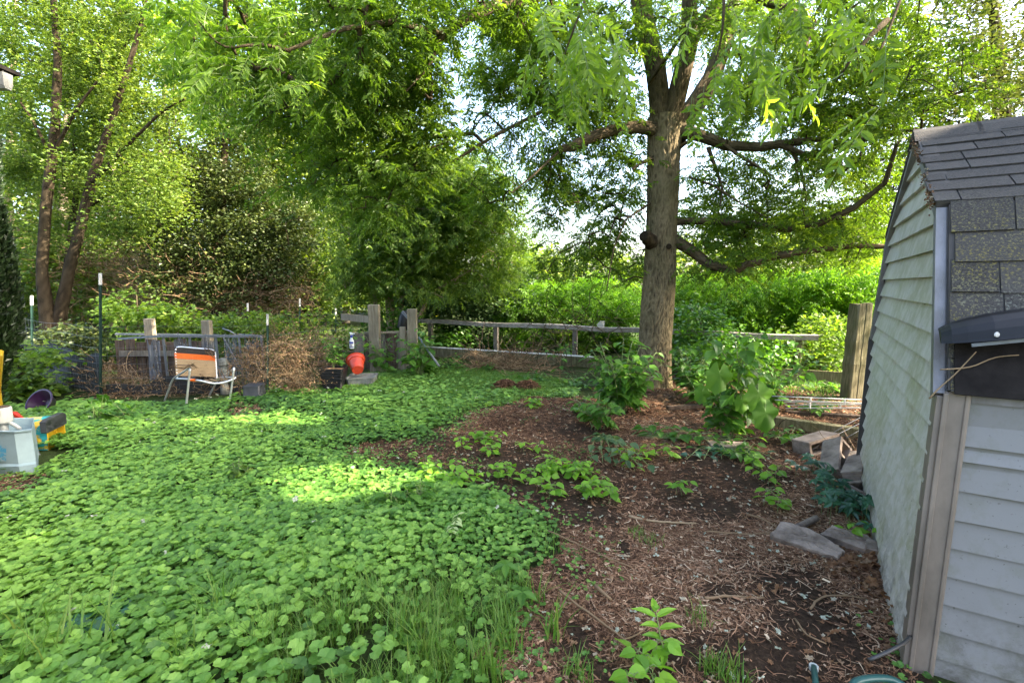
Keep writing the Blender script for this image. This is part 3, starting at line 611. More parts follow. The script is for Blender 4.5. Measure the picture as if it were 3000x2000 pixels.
tree('willow_shrub', 'rounded grey green shrub tree behind the left end of the rail fence', 'tree',
     [[(1370, 1040, 12.4, .1), (1375, 940, 12.4, .07), (1390, 850, 12.4, .04), (1400, 760, 12.4, .02)], [(1370, 1000, 12.4, .05), (1300, 900, 12.2, .03), (1250, 850, 12, .02)], [(1372, 1000, 12.4, .05), (1450, 900, 12.2, .03), (1500, 860, 12, .02)]],
     [(1380, 810, 165, 110, 11.6, 13.4, 190), (1330, 910, 170, 60, 11.2, 13, 110), (1460, 880, 100, 60, 11.4, 13, 50)],
     'simple', 'bluegreen', nl=26, size=.085, spread=.2, seed=25, aspect=.34, group=BG)
# farther wood on the left: individual trees with sunlit trunks
k = 0
for px, Yd, w, top, lab, mt, bk, n in (
        (30, 19, 260, -100, 'pale trunked tree far back behind the left corner of the garden', 'maple', 'barkpale', 210),
        (190, 16, 230, 60, 'orange lit straight trunk seen between the dark stems at left', 'maple', 'barkpale', 190),
        (330, 18, 240, 0, 'slim tree in the wood right of the many stemmed tree', 'maple', 'barkpale', 200),
        (470, 21, 260, 60, 'slim sunlit tree in the wood left of the dark dense tree', 'midleaf', 'barkpale', 210),
        (620, 23, 290, 0, 'tall tree rising behind the dark dense tree', 'maple', 'barkdark', 200),
        (800, 20, 250, 60, 'mid green tree behind the black ribbed pot', 'midleaf', 'barkdark', 190),
        (1010, 20, 230, 130, 'mid green tree in the wood behind the plank bin posts', 'midleaf', 'barkpale', 190),
        (1210, 19, 200, 560, 'low green tree behind the feathery tree', 'midleaf', 'barkdark', 170),
        (-170, 15, 300, 0, 'green tree at the left margin behind the wire fence', 'midleaf', 'barkdark', 120)):
    rr0 = .013 * Yd / 1.0
    h0 = 1000; mid = (h0 + top) / 2
    tree('woodland_tree', lab, 'tree', [[(px, 1020, Yd, .16), (px + 12, 800, Yd, .14), (px - 8, 560, Yd, .12), (px + 15, top + 150, Yd, .06), (px + 20, top, Yd, .03)], [(px + 5, 700, Yd, .06), (px + 90, 560, Yd - .4, .04), (px + 150, 500, Yd - .6, .02)], [(px, 640, Yd, .06), (px - 90, 500, Yd + .3, .04), (px - 140, 430, Yd + .3, .02)]],
         [(px, (top + 700) / 2, w, (700 - top) / 2 + 60, Yd - 1.6, Yd + 1.8, int(n * .5)), (px, 820, w * .85, 110, Yd - 1.4, Yd + 1.6, int(n * .3))], 'simple', mt, bk, nl=26, size=.14, spread=.36, seed=40 + k, aspect=.42, group=BG, tw=3, bn=10, bstep=.2); k += 1
# undergrowth of the garden behind the frame
rng = np.random.default_rng(3)
for i, (px, py, rx, ry, y0, y1, n, nm, lab, mt) in enumerate((
        (400, 930, 110, 95, 8.6, 10.2, 54, 'nettle_clump', 'tall green weeds behind the left half of the garden frame', 'midleaf'),
        (520, 960, 100, 60, 8.8, 10.2, 40, 'nettle_clump', 'green weeds between the two short wooden posts', 'midleaf'),
        (730, 970, 130, 50, 8.8, 10.4, 46, 'nettle_clump', 'leafy weeds behind the pale rods at the frame end', 'midleaf'),
        (900, 980, 130, 70, 9.2, 10.6, 60, 'nettle_clump', 'leafy weeds behind the dry vine tangle', 'midleaf'),
        (1150, 970, 80, 60, 9.8, 11, 34, 'nettle_clump', 'yellow green weeds between the two tall bin posts', 'weed'),
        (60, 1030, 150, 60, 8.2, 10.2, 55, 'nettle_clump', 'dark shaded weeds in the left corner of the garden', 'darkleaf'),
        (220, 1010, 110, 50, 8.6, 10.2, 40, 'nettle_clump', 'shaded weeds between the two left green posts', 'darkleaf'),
        (50, 1135, 110, 38, 6.3, 7.2, 34, 'weed_clump', 'dark leafy weeds above the purple bowl', 'midleaf'),
        (1450, 1000, 190, 60, 11.5, 12.899999999999999, 85, 'bramble', 'leafy brambles growing under the left half of the rail fence', 'weed'),
        (1300, 1010, 90, 60, 11.0, 12.0, 44, 'bramble', 'leafy vine bush at the left end of the rail fence', 'weed'),
        (1680, 990, 130, 60, 10.799999999999999, 12.5, 60, 'bramble', 'leafy brambles left of the walnut trunk', 'midleaf'),
        (2150, 1040, 170, 70, 7.6, 9.4, 100, 'bramble', 'green brambles beyond the big leaved weed', 'weed'),
        (2400, 1000, 120, 75, 8.2, 9.8, 60, 'bramble', 'shady brambles left of the thick leaning post', 'midleaf'),
        (2050, 960, 90, 60, 8.6, 9.8, 46, 'bramble', 'green brambles right of the walnut trunk', 'weed'))):
    base = P(px, 1060, (y0 + y1) / 2)
    tree(nm, lab, 'plant', [[(px, 1090, (y0 + y1) / 2, .02), (px + 5, py, (y0 + y1) / 2, .015), (px, py - ry * .7, (y0 + y1) / 2, .008)], [(px + 20, 1090, y0 + .3, .014), (px - rx * .4, py, y0 + .2, .008)], [(px - 20, 1090, y1 - .3, .014), (px + rx * .4, py, y1 - .2, .008)]],
         [(px, py, rx, ry, y0, y1, n), (px, 1050, rx, 30, y0, y1, n // 2)], 'simple', mt, 'limb', nl=14, size=.085, spread=.13, seed=60 + i, aspect=.42, group='weeds behind the fences', T=T_RHOMB, tipr=.0025, bn=6, tw=3, leafup=1.3)
HG = 'bright shrubs beyond the rail fence'
for i, (px, py, rx, ry, y0, y1, n, lab, mt) in enumerate((
        (1590, 910, 130, 80, 11.4, 13, 150, 'low bright green shrub beyond the middle of the rail fence', 'bright'),
        (1760, 890, 110, 85, 11.2, 13, 130, 'bright green shrub just left of the walnut trunk', 'bright'),
        (2060, 890, 120, 90, 10.4, 12.4, 170, 'bright green shrub just right of the walnut trunk', 'bright'),
        (2270, 890, 140, 95, 10.0, 12, 210, 'wide bright green shrub behind the big leaved weed', 'bright'),
        (2450, 900, 130, 115, 9.6, 11.6, 200, 'tall bright green shrub behind the thick leaning post', 'bright'),
        (2640, 880, 130, 120, 9.4, 11.4, 100, 'bright green shrub mostly hidden behind the shed', 'bright'))):
    tree('hedge_shrub', lab, 'shrub', [[(px, 1050, (y0 + y1) / 2, .05), (px + 5, 960, (y0 + y1) / 2, .035), (px, py - 40, (y0 + y1) / 2, .015)], [(px, 1040, (y0 + y1) / 2, .03), (px - rx * .5, py, y0 + .4, .012)], [(px, 1040, (y0 + y1) / 2, .03), (px + rx * .5, py, y1 - .4, .012)]],
         [(px, py, rx, ry, y0, y1, n), (px, 1000, rx, 45, y0, y1, n // 2)], 'pinnate', mt, 'limb', nl=6.5, size=.24, K=4, spread=.16, seed=80 + i, aspect=.42, group=HG, tipr=.003, bn=6, tw=3, tlo=.15)
# distant pale trees right of the sky gap
for i, (px, py, rx, ry, Yd, n, lab) in enumerate(((1700, 800, 200, 70, 30, 60, 'distant pale tree low in the gap left of the walnut trunk'), (2080, 790, 200, 80, 32, 70, 'distant pale tree low right of the walnut trunk'), (2420, 760, 230, 120, 28, 90, 'distant tree under the lowest walnut limb'))):
    tree('distant_tree', lab, 'tree', [[(px, 860, Yd, .3), (px, py, Yd, .15), (px, py - 40, Yd, .05)]], [(px, py, rx, ry, Yd - 3, Yd + 3, n)], 'simple', 'maple', nl=22, size=.3, spread=.7, seed=100 + i, aspect=.42, group='distant trees', tw=3, bn=8, bstep=.4, docarve=False)
# tree behind the shed: fills the top right, unseen upper crown added to shade the yard
tree('oak_tree', 'dark leafy tree towering behind the shed roof at top right', 'tree',
     [(np.array([(9.2, 3.6, -.1), (9.1, 3.5, 2), (9, 3.4, 4), (8.8, 3.3, 6), (8.8, 3.3, 8)]), np.array([.3, .26, .22, .15, .06])), (np.array([(9.1, 3.5, 3.2), (7.6, 3.9, 4.2), (6.3, 4.2, 4.8), (5.4, 4.4, 5)]), np.array([.13, .09, .05, .02])),
      (np.array([(9, 3.4, 4), (7.6, 2.4, 5.2), (6.2, 1.4, 5.8)]), np.array([.12, .07, .03])), (np.array([(9, 3.4, 3.6), (9.4, 5, 4.6), (9, 6.4, 5.2)]), np.array([.12, .07, .03]))],
     [('w', 8.2, 3.6, 5.6, 3.4, 3.2, 2.5, 320), ('w', 6.6, 4.3, 4.4, 1.8, 1.8, 1.4, 50), ('w', 7.5, .5, 5.5, 2.8, 2.2, 2, 220), ('w', 10, 3, 8.2, 3, 3, 1.6, 160), ('w', 8.2, 2.2, 9.4, 3.2, 2.4, 1.5, 240)], 'simple', 'darkleaf', tlo=.35, nl=14, size=.09, spread=.24, seed=120, aspect=.46, T=T_LOBE)
tree('maple_tree', 'leafy tree standing outside the right edge of the yard, branches over the shed', 'tree',  # unseen tree, added to shade the lawn
     [(np.array([(8.5, -1.6, -.1), (8.5, -1.6, 2.5), (8.4, -1.5, 5), (8.4, -1.5, 7)]), np.array([.26, .22, .15, .05])), (np.array([(8.5, -1.6, 2.6), (6.5, -1, 4), (5, -.4, 4.6)]), np.array([.1, .06, .02]))],
     [('w', 7.8, -1.2, 5, 3, 2.6, 2.2, 330), ('w', 9.5, -.6, 8.8, 3.6, 3.6, 2.2, 420), ('w', 6, -2.5, 7, 3, 2, 2, 200)], 'simple', 'midleaf', nl=13, size=.15, spread=.32, seed=121, aspect=.46)  # out of view, added so its crown shades the lawn
# arborvitae at the left margin
rng = np.random.default_rng(9)
root = thing('arborvitae', 'very dark evergreen column cut by the left edge of the photo', 'tree', P(-85, 1150, 5.4) * (1, 1, 0))
bx, by = root.location[0], root.location[1]
tk = MB(); tk.tube([(bx, by, 0), (bx, by, 1), (bx, by, 2.3), (bx, by, 3.9)], [.08, .07, .05, .02], 8, .3); tk.build('trunk', M['barkdark'], root)
n = 36000; z = rng.uniform(.25, 4.3, n); a = rng.uniform(0, 2 * math.pi, n); R = .42 * np.clip((4.5 - z) / 1.3, .1, 1) * np.clip((z + .3) / 1.2, .5, 1) * rng.uniform(.55, 1.05, n) ** .5 * (1 + .12 * np.sin(a * 4 + z * 3))
o = np.stack([bx + R * np.cos(a), by + R * np.sin(a), z], -1); cmb = MB()
leaves(cmb, o, np.stack([np.cos(a) * .5, np.sin(a) * .5, .8 + 0 * a], -1) + rng.normal(0, .3, (n, 3)), np.stack([np.cos(a), np.sin(a), 0 * a], -1) + rng.normal(0, .5, (n, 3)), .09, .04, rng.uniform(0, 1, n)); cmb.build('crown', M['evergreen'], root)

tree('maple_tree', 'tree with fine dense leaves showing above the shed roof at the right edge', 'tree',
     [[(2980, 1010, 9.5, .2), (2970, 700, 9.5, .16), (2940, 400, 9.5, .13), (2920, 150, 9.4, .09), (2900, -100, 9.3, .04)], [(2950, 450, 9.5, .07), (2820, 300, 9, .04), (2720, 220, 8.6, .02)]],
     [(2820, 120, 260, 240, 8, 10.5, 190), (2960, 260, 150, 150, 8, 10.5, 70), (2700, 420, 130, 120, 8, 10, 60), (2640, 620, 90, 120, 8.6, 10, 50)], 'simple', 'darkleaf', nl=20, size=.07, spread=.2, tlo=.35, seed=130, aspect=.36)

def wood_mass(nm, lab, x0, x1_, y0, y1_, Y0, Y1, n, s, mat, cl, seed):
    r = np.random.default_rng(seed); k = n // cl; c = np.stack([r.uniform(x0, x1_, k), y0 + (y1_ - y0) * r.uniform(0, 1, k), r.uniform(Y0, Y1, k)], -1); c = np.array([P(*q) for q in c]); o = np.repeat(c, cl, 0) + r.normal(0, .55, (k * cl, 3)) * (1, 1, .6); o = o[o[:, 2] > .1]; n = len(o)
    m_ = MB(); a = r.uniform(0, 6.28, n); leaves(m_, o, np.stack([np.cos(a), np.sin(a), r.uniform(-.5, .3, n)], -1), nrm(UP + r.normal(0, .5, (n, 3))), s * r.uniform(.6, 1.3, n), s * .8, r.uniform(0, 1, n)); return tag(m_.build(nm, M[mat]), lab, 'woods', kind='stuff')
wood_mass('far_wood', 'far off sunlit wood closing the view behind the left half of the garden', -300, 1350, 430, 1000, 23, 28, 70000, .24, 'farleaf', 50, 1)

# ------------------------------------------------------------------ shed
SH = thing('garden_shed', 'small gambrel roofed shed with grey shingles and algae stained pale siding', 'shed', (A0[0], A0[1], 0))
def W(s, w, z):
    w = w + .016 * z - .010
    return np.array((A0[0] + SD[0] * s + WD[0] * w, A0[1] + SD[1] * s + WD[1] * w, z))
PK, KN, EV = (1.17, 2.42), (.36, 1.93), (-.01, 1.18)
HT = 1.18
PROF = [(EV[0] + .02, -.05), EV, KN, PK, (2.34 - KN[0], KN[1]), (2.34 - EV[0], EV[1]), (2.34 - EV[0] - .02, -.05)]
def span(z):      # s range of the gable at height z
    if z >= PK[1] - .01: return PK[0] - .01, PK[0] + .01
    if z > KN[1]: f = (z - KN[1]) / (PK[1] - KN[1]); a = KN[0] + f * (PK[0] - KN[0])
    elif z > EV[1]: f = (z - EV[1]) / (KN[1] - EV[1]); a = EV[0] + f * (KN[0] - EV[0])
    else: a = EV[0] + .02
    return a, 2.34 - a
core = MB(); pr = [(a, b) for a, b in PROF]
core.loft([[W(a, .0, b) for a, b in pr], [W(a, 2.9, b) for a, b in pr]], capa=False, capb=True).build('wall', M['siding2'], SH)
sid = MB(); ch = .118; z = -.02; rngs = np.random.default_rng(2)
while z < PK[1] - .04:
    z1 = min(z + ch, PK[1] - .015); a0, b0 = span(z); a1, b1 = span(z1)
    cuts = [0, 1]
    ns = 14; fr = np.linspace(0, 1, ns); wob = rngs.normal(0, .0012, ns)
    lo = [W(a0 + (b0 - a0) * f, -.026 + wb, z) for f, wb in zip(fr, wob)]; up = [W(a1 + (b1 - a1) * f, -.004 + wb, z1 + .003) for f, wb in zip(fr, wob)]; un = [W(a0 + (b0 - a0) * f, .002, z) for f in fr]
    q = [(i, i + ns, i + ns + 1, i + 1) for i in range(ns - 1)]; sid.add(lo + up, quad=q); sid.add(un + lo, quad=q); z += ch
sid.build('gable_siding', M['siding'], SH)
sid = MB(); z = -.02; s0 = EV[0] + .015
zz = [-.02]
while zz[-1] < 1.10: zz.append(zz[-1] + (.062 if abs(zz[-1] - .924) < .03 else .118))
for i, z in enumerate(zz[:-1]):
    z1 = min(zz[i + 1], 1.16); ns = 12; fr = np.linspace(.06, 2.9, ns); wob = rngs.normal(0, .0012, ns)
    lo = [W(s0 - .026 + b, f, z) for f, b in zip(fr, wob)]; up = [W(s0 - .006 + b, f, z1 + .003) for f, b in zip(fr, wob)]; un = [W(s0 + .002, f, z) for f in fr]
    q = [(i, i + 1, i + ns + 1, i + ns) for i in range(ns - 1)]; sid.add(lo + up, quad=q); sid.add(un + lo, quad=q)
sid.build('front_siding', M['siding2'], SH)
c = MB(); c.loft([[W(s0 - .034, .0, z), W(s0 - .034, .075, z), W(s0 + .012, .075, z), W(s0 + .012, .0, z)] for z in (-.02, 1.19)]).build('corner_board', M['beige'], SH, bevel=.004)
c = MB(); c.loft([[W(s0 - .040, -.006, z), W(s0 - .040, .010, z), W(s0 - .032, .010, z), W(s0 - .032, -.006, z)] for z in (-.015, 1.185)])
c.loft([[W(s0 - .039, .058, z), W(s0 - .039, .070, z), W(s0 - .032, .070, z), W(s0 - .032, .058, z)] for z in (-.015, 1.185)]); c.build('corner_bead', M['beige'], SH, bevel=.003)
c = MB(); c.loft([[W(s0 - .030, -.024, z), W(s0 + .05, -.024, z), W(s0 + .05, -.001, z), W(s0 - .03, -.001, z)] for z in (-.01, 1.17)]).build('corner_board', M['beige'], SH, bevel=.002)
c = MB(); c.loft([[W(s0 - .026, w, 1.155), W(s0 - .026, w, 1.185), W(s0 + .0, w, 1.185), W(s0 + .0, w, 1.155)] for w in (.077, 2.9)]).build('frieze_board', M['trimwhite'], SH)
# rake boards along the gable edge
def rake(pa, pb, w0, w1, off, wid, mat, nm):
    pa = np.array(pa); pb = np.array(pb); d = nrm(pb - pa); n_ = np.array((-d[1], d[0])); n_ = n_ if n_ @ (np.array((1.15, .8)) - (pa + pb) / 2) > 0 else -n_
    c = MB(); A_ = [pa + n_ * off, pb + n_ * off, pb + n_ * (off + wid), pa + n_ * (off + wid)]
    c.loft([[W(a, w0, b) for a, b in A_], [W(a, w1, b) for a, b in A_]]); return c.build(nm, M[mat], SH)
mir = lambda p: (2.34 - p[0], p[1])
for a, b in ((KN, EV), (PK, KN)):
    rake(a, b, -.034, .012, .0, .045, 'trimwhite', 'rake_board'); rake(mir(a), mir(b), -.040, -.012, .0, .04, 'trimwhite', 'rake_board')
rake(mir(PK), mir(KN), -.045, .02, -.03, .028, 'roofedge', 'drip_edge'); rake(mir(KN), mir(EV), -.04, .02, -.02, .018, 'roofedge', 'drip_edge')
c = MB(); c.loft([[W(2.34 - EV[0] - .02 + a, w, b) for a, b in ((0, -.02), (.03, -.02), (.03, 1.18), (0, 1.18))] for w in (-.045, .0)]).build('corner_board', M['roofedge'], SH)
rake(PK, KN, -.036, .03, -.025, .024, 'roofedge', 'soffit')
# roof decks and shingles
def deck(pa, pb, w0, w1, th, nm, mat='roofedge'):
    pa = np.array(pa); pb = np.array(pb); d = nrm(pb - pa); n_ = np.array((-d[1], d[0])); n_ = n_ if n_ @ (np.array((1.15, .8)) - pa) < 0 else -n_
    A_ = [pa, pb, pb + n_ * th, pa + n_ * th]; MB().loft([[W(a, w0, b) for a, b in A_], [W(a, w1, b) for a, b in A_]]).build(nm, M[mat], SH); return n_
rs = np.random.default_rng(4)
def shingle(pa, pb, w0, w1, th, nc, tab, mb, seedoff=0):
    pa = np.array(pa); pb = np.array(pb); L = np.linalg.norm(pb - pa); d = (pb - pa) / L; n_ = np.array((-d[1], d[0])); n_ = n_ if n_ @ (np.array((1.15, .8)) - pa) < 0 else -n_
    st = L / nc
    for k in range(nc):
        w = w0 - rs.uniform(0, tab) ; edge = w0 + rs.normal(0, .006)
        while w < w1:
            a = max(w, edge); b = min(w + tab - .006, w1)
            if b - a > .02:
                t0 = k * st - .015; t1 = (k + 1) * st + rs.normal(0, .002); h0 = th; h1 = th + .007 + rs.uniform(0, .004)
                q = [(t0, h0), (t1, h1), (t1, h1 - .006), (t0, h0 - .004)]
                r = [[W(*(lambda c_: (c_[0], ww, c_[1]))(pa + d * t_ + n_ * h_)) for t_, h_ in q] for ww in (a, b)]
                mb.loft(r, tint=rs.uniform(0, 1))
            w += tab
deck(PK, KN, -.02, 2.95, .018, 'roof_deck'); deck(KN, (EV[0] - .01, EV[1] + .01), .005, 2.95, .018, 'roof_deck'); deck(mir(PK), mir(KN), -.03, 2.95, .02, 'roof_deck'); deck(mir(KN), mir(EV), -.03, 2.95, .02, 'roof_deck')
r = MB(); shingle(PK, KN, -.046, 2.95, .022, 8, .32, r); shingle(KN, (EV[0] - .012, EV[1] - .0), .008, 2.95, .022, 6, .30, r)
shingle(mir(PK), mir(KN), -.04, 2.95, .024, 8, .32, r); r.build('shingles', M['shingle'], SH)
r = MB()
w = -.05
while w < 2.9:
    ln = .28; rr = [[W(PK[0] + a, ww, PK[1] + b) for a, b in ((-.13, -.048), (-.05, .018), (0, .045), (.05, .018), (.13, -.048), (.05, .008), (0, .036), (-.05, .008))] for ww in (w, w + ln)]
    r.loft(rr, tint=rs.uniform(.2, .9)); w += ln - .02
r.build('ridge_cap', M['shingle'], SH)
# moss and debris caught along the rake
ms = MB(); n = 900; f = rs.uniform(0, 1, n); pk = np.array(PK); kn = np.array(KN); q = pk + (kn - pk) * f[:, None]
o = np.array([W(a - .01 + rs.normal(0, .008), -.045 + rs.normal(0, .008), b + rs.normal(0, .014)) for a, b in q]); o = o[np.sin(f * 23) + np.sin(f * 9) > .1]
leaves(ms, o, rdir(len(o)), rdir(len(o)), .011, .009, rs.uniform(0, 1, len(o)), T_RHOMB); ms.build('moss', M['deadleaf'], SH)
# black strip painting the awning's shade over the shingles, and the awning itself
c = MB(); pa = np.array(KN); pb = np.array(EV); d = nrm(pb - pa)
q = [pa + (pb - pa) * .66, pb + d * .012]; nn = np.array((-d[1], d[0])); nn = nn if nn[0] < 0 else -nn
c.loft([[W(x[0] + nn[0] * o_, w, x[1] + nn[1] * o_) for x, o_ in ((q[0], .038), (q[1], .040), (q[1], .045), (q[0], .044))] for w in (.02, 2.9)]).build('shade_strip', M['shade_and_edge'], SH)
AW = thing('awning', 'black curved plastic awning jutting out over the lower shed roof', 'awning', W(-.1, .2, 1.4))
pts0 = W(.055, -.03, 1.38); pts1 = pts0 + np.array((WD[0], WD[1], .2)) * 1.4
WD3 = np.array((WD[0], WD[1], 0))
def awn(p, k=1., drop=0.):
    up = np.array((0, 0, 1.)); fw = np.array((-SD[0], -SD[1], 0)) ; prof = [(0.00, .105), (.05, .095), (.10, .072), (.135, .04), (.15, 0), (.158, -.012), (.148, -.014), (.138, .0), (.122, .032), (.09, .06), (.05, .08), (0, .09)]
    return [p + fw * a * k + up * (b - .0) * k for a, b in prof]
c = MB(); c.loft([awn(pts0 + (pts1 - pts0) * f, .45 + .38 * min(1, f * 8) ** .5) for f in (0, .02, .05, .1, .2, .4, .7, 1)]); c.build('canopy', M['blackpl'], AW, smooth=False)
c = MB(); fw = -np.array((SD[0], SD[1], 0)); c.beam(pts0 + fw * .105 + WD3 * .08 + (0, 0, -.004), pts1 + fw * .112 + (0, 0, -.02), .010, .012); c.build('edge_strip', M['galv'], AW)
c = MB(); b0 = pts0 + (pts1 - pts0) * .10 + fw * .124 + np.array((0, 0, .012)); c.lathe([(0, .004), (.008, .003), (.01, 0)], 12, (np.array([[1, 0, 0], [0, 0, -1], [0, 1, 0]]), b0)); c.build('rivet', M['postwhite'], AW)
# twigs caught under the awning
for i, (pp, lab) in enumerate((([(2985, 1040), (2900, 1045), (2860, 1075), (2800, 1080), (2755, 1082)], 'pale curved twig caught on the black roof strip under the awning'), ([(2860, 1030), (2790, 1105), (2745, 1140), (2722, 1168)], 'brown forked twig hanging off the shed corner'))):  # the black roof strip is the awning's painted shade
    p, r = smooth_path([P(a, b, 2.02 - .03 * i + (0.02 * (2985 - a) / 200)) if False else (lambda u: u)(W(-.0, 0, 0) * 0 + P(a, b, (A0[1] + .0) + (.0 if i else .0) - (a - 2700) / 1000 * .35)) for a, b in pp], [.004] * len(pp), .02)
    tg = MB(); tg.tube(p, np.linspace(.0018, .003, len(p)), 6, .8); tag(tg.build('twig', M['dryvine'], smooth=True), lab, 'twig', 'twigs on the shed')
c = MB(); p, r = smooth_path([W(s0 - .03, -.01, .16), W(s0 - .10, -.04, .165), W(s0 - .16, -.10, .14), W(s0 - .2, -.16, .11)], [.007] * 4, .02); c.tube(p, r, 8); tag(c.build('cable', M['blackmetal'], smooth=True), 'short dark cable curling out of the shed corner board', 'cable')

# gutter end at the left margin
p0 = P(22, 238, 3.2); g = thing('house', 'house whose eave and white gutter end just enter at the upper left edge', 'house', (p0[0] - 2, 0, 0))
 
c = MB(); prof = [(-.06, .045), (-.06, -.03), (-.045, -.05), (.02, -.055), (.05, -.02), (.055, .02), (.062, .045), (.055, .045), (.048, .02), (.043, -.015), (.015, -.045), (-.04, -.042), (-.052, -.028), (-.052, .045)]
c.loft([[p0 + (dx, a * .5, b) for a, b in prof] for dx in (-5.4, 0)]).build('gutter', M['gutter'], g)
hx = p0[0] - .42; ze = p0[2] + .06
c = MB(); c.box((hx - 2.4, -.5, ze / 2 - .03), (4.8, 7.3, ze - .06)); c.build('wall', M['siding2'], g)
c = MB(); rp = [(3.26, ze), (-.45, ze + 1.5), (-4.2, ze), (-4.2, ze - .04), (3.26, ze - .04)]; c.loft([[(x_, a, b) for a, b in rp] for x_ in (p0[0] - 5.5, p0[0] - .03)]); c.build('roof', M['shingle'], g)
c = MB(); c.loft([[p0 + (dx, a * .52, b) for a, b in prof[:7]] for dx in (-.004, .006)]).build('end_cap', M['gutter'], g)
c = MB(); c.box(p0 + (-2.75, .02, .075), (5.5, .14, .024)); c.build('roof_edge', M['shade_and_edge'], g)
c = MB(); c.box(p0 + (-2.8, -.05, -.03), (5.3, .02, .13)); c.build('fascia', M['gutter'], g)

# ------------------------------------------------------------------ rail fence with low board wall
A_ = P(1215, 942, 11.25); B_ = P(2400, 986, 8.0); fd = nrm((B_ - A_) * (1, 1, 0))
RF = thing('rail_fence', 'weathered grey rail fence with low board wall running behind the lawn', 'fence', (A_[0], A_[1], 0))
def fp(px, off=0):       # point on the fence line under photo column px
    d = ray(px, 950); t = np.cross(A_[:2], fd[:2]) / np.cross(np.array(d[:2]), fd[:2]); return np.array((d[0] * t, d[1] * t, 0)) + np.array((fd[1], -fd[0], 0)) * off
rngs = np.random.default_rng(6)
for a, b, za, zb in ((1215, 1560, .75, .735), (1550, 1880, .735, .725), (1960, 2400, .72, .71)):
    c = MB(); p, q = fp(a), fp(b); n = 24; rings = []
    for i in range(n):
        f = i / (n - 1); ctr = p + (q - p) * f + (0, 0, za + (zb - za) * f + .012 * math.sin(f * 7)); w = .045 + rngs.normal(0, .0015); h = .045 + rngs.normal(0, .002)
        side = np.array((fd[1], -fd[0], 0)); rings.append([ctr + side * i_ * w + UP * j_ * h for i_, j_ in ((-1, -1), (1, -1), (1, .8), (.4, 1), (-1, 1))])
    c.loft(rings); c.build('rail', M['railwood'], RF)
for px in (1257, 1450, 1683, 1905, 2345):
    p = fp(px, -.06); c = MB(); c.box(p + (0, 0, .34), (.09, .09, .72), math.atan2(fd[1], fd[0])).build('post', M['woodmoss' if px > 2000 else 'woodgrey'], RF, bevel=.006)
for a, b, off in ((1255, 1760, .35), (1950, 2480, .25)):
    p, q = fp(a, off), fp(b, off); c = MB(); rz = math.atan2((q - p)[1], (q - p)[0]); L = np.linalg.norm(q - p)
    c.box((p + q) / 2 + (0, 0, .10), (L, .03, .2), rz).build('board', M['woodmoss'], RF)
    if a < 1900:
        c = MB(); c.box((p + q) / 2 + (0, 0, .214), (L, .045, .022), rz).build('cap_strip', M['whitecap'], RF)
        c = MB(); n = int(L / .14)
        for i in range(n): c.box(p + (q - p) * (i + .5) / n + np.array((fd[1], -fd[0], 0)) * .018 + (0, 0, .095), (.008, .008, .19), rz)
        c.build('board_battens', M['woodmoss'], RF)
# thick post on the right
P0 = P(2492, 1172, 6.6); P1 = P(2523, 888, 6.6); c = MB(); rings = []
for i in range(14):
    f = i / 13; ctr = P0 * (1 - f) + P1 * f + (0, 0, -.05 if i == 0 else 0); a = .105 + rngs.normal(0, .003); rings.append([ctr + np.array((x * a, y * a, rngs.normal(0, .012) if i == 13 else 0)) for x, y in ((-1, -.8), (-.8, -1), (-.1, -1), (0, -.93), (.1, -1), (.8, -1), (1, -.8), (1, .8), (.8, 1), (-.8, 1), (-1, .8))])
c.loft(rings); tag(c.build('wooden_post', M['woodmoss'], bevel=0), 'thick mossy square post leaning slightly beside the shed', 'post')
# fallen timber, plank, trellis, wires
c = MB(); c.beam(P(2262, 1232, 5.25), P(2560, 1275, 4.9), .10, .11); tag(c.build('timber', M['woodmoss'], bevel=.008), 'long mossy landscape timber lying below the white wire rack', 'timber')
c = MB(); c.beam(P(2300, 1207, 5.9), P(2560, 1225, 5.6), .07, .05); tag(c.build('timber', M['plank'], bevel=.006), 'thin reddish branchy plank lying behind the mossy timber', 'plank')
c = MB(); c.beam(P(1955, 1195, 6.05), P(2060, 1188, 6.1), .07, .05); tag(c.build('timber', M['plank'], bevel=.006), 'short brown board end lying at the walnut roots', 'plank')
TR = thing('wire_rack', 'white coated wire shelf rack lying flat right of the big leaved weed', 'rack', P(2400, 1185, 5.6) * (1, 1, 0) + (0, 0, .2))
c = MB()
for a, b in (((2262, 1160), (2556, 1172)), ((2270, 1171), (2556, 1182)), ((2298, 1178), (2556, 1180)), ((2300, 1186), (2556, 1184)), ((2302, 1195), (2556, 1194))): c.tube([P(a[0], a[1], 5.75), P((a[0] + b[0]) / 2, (a[1] + b[1]) / 2, 5.6), P(b[0], b[1], 5.45)], .0065, 6)
c.build('rods', M['whitewire'], TR, smooth=True); c = MB()
for x, y0, y1 in ((2375, 1164, 1176), (2475, 1168, 1183), (2373, 1180, 1196), (2462, 1182, 1196)): c.beam(P(x, y0, 5.6), P(x, y1, 5.6), .02, .012)
c.build('clips', M['whitewire'], TR)
for i, (a, b, lab) in enumerate((((2555, 1205, 4.9), (2390, 1300, 4.5), 'thin grey wire slanting down onto the back concrete block'), ((2555, 1222, 4.8), (2340, 1340, 4.3), 'long thin grey wire slanting in front of the mossy timber'), ((2550, 1252, 4.7), (2480, 1282, 4.5), 'short thin wire beside the shed wall above the broken blocks'))):
    c = MB(); c.tube([P(*a), (P(*a) + P(*b)) / 2 + (0, 0, .02), P(*b)], .0035, 5); tag(c.build('wire', M['wire'], smooth=True), lab, 'wire', 'loose wires by the shed')
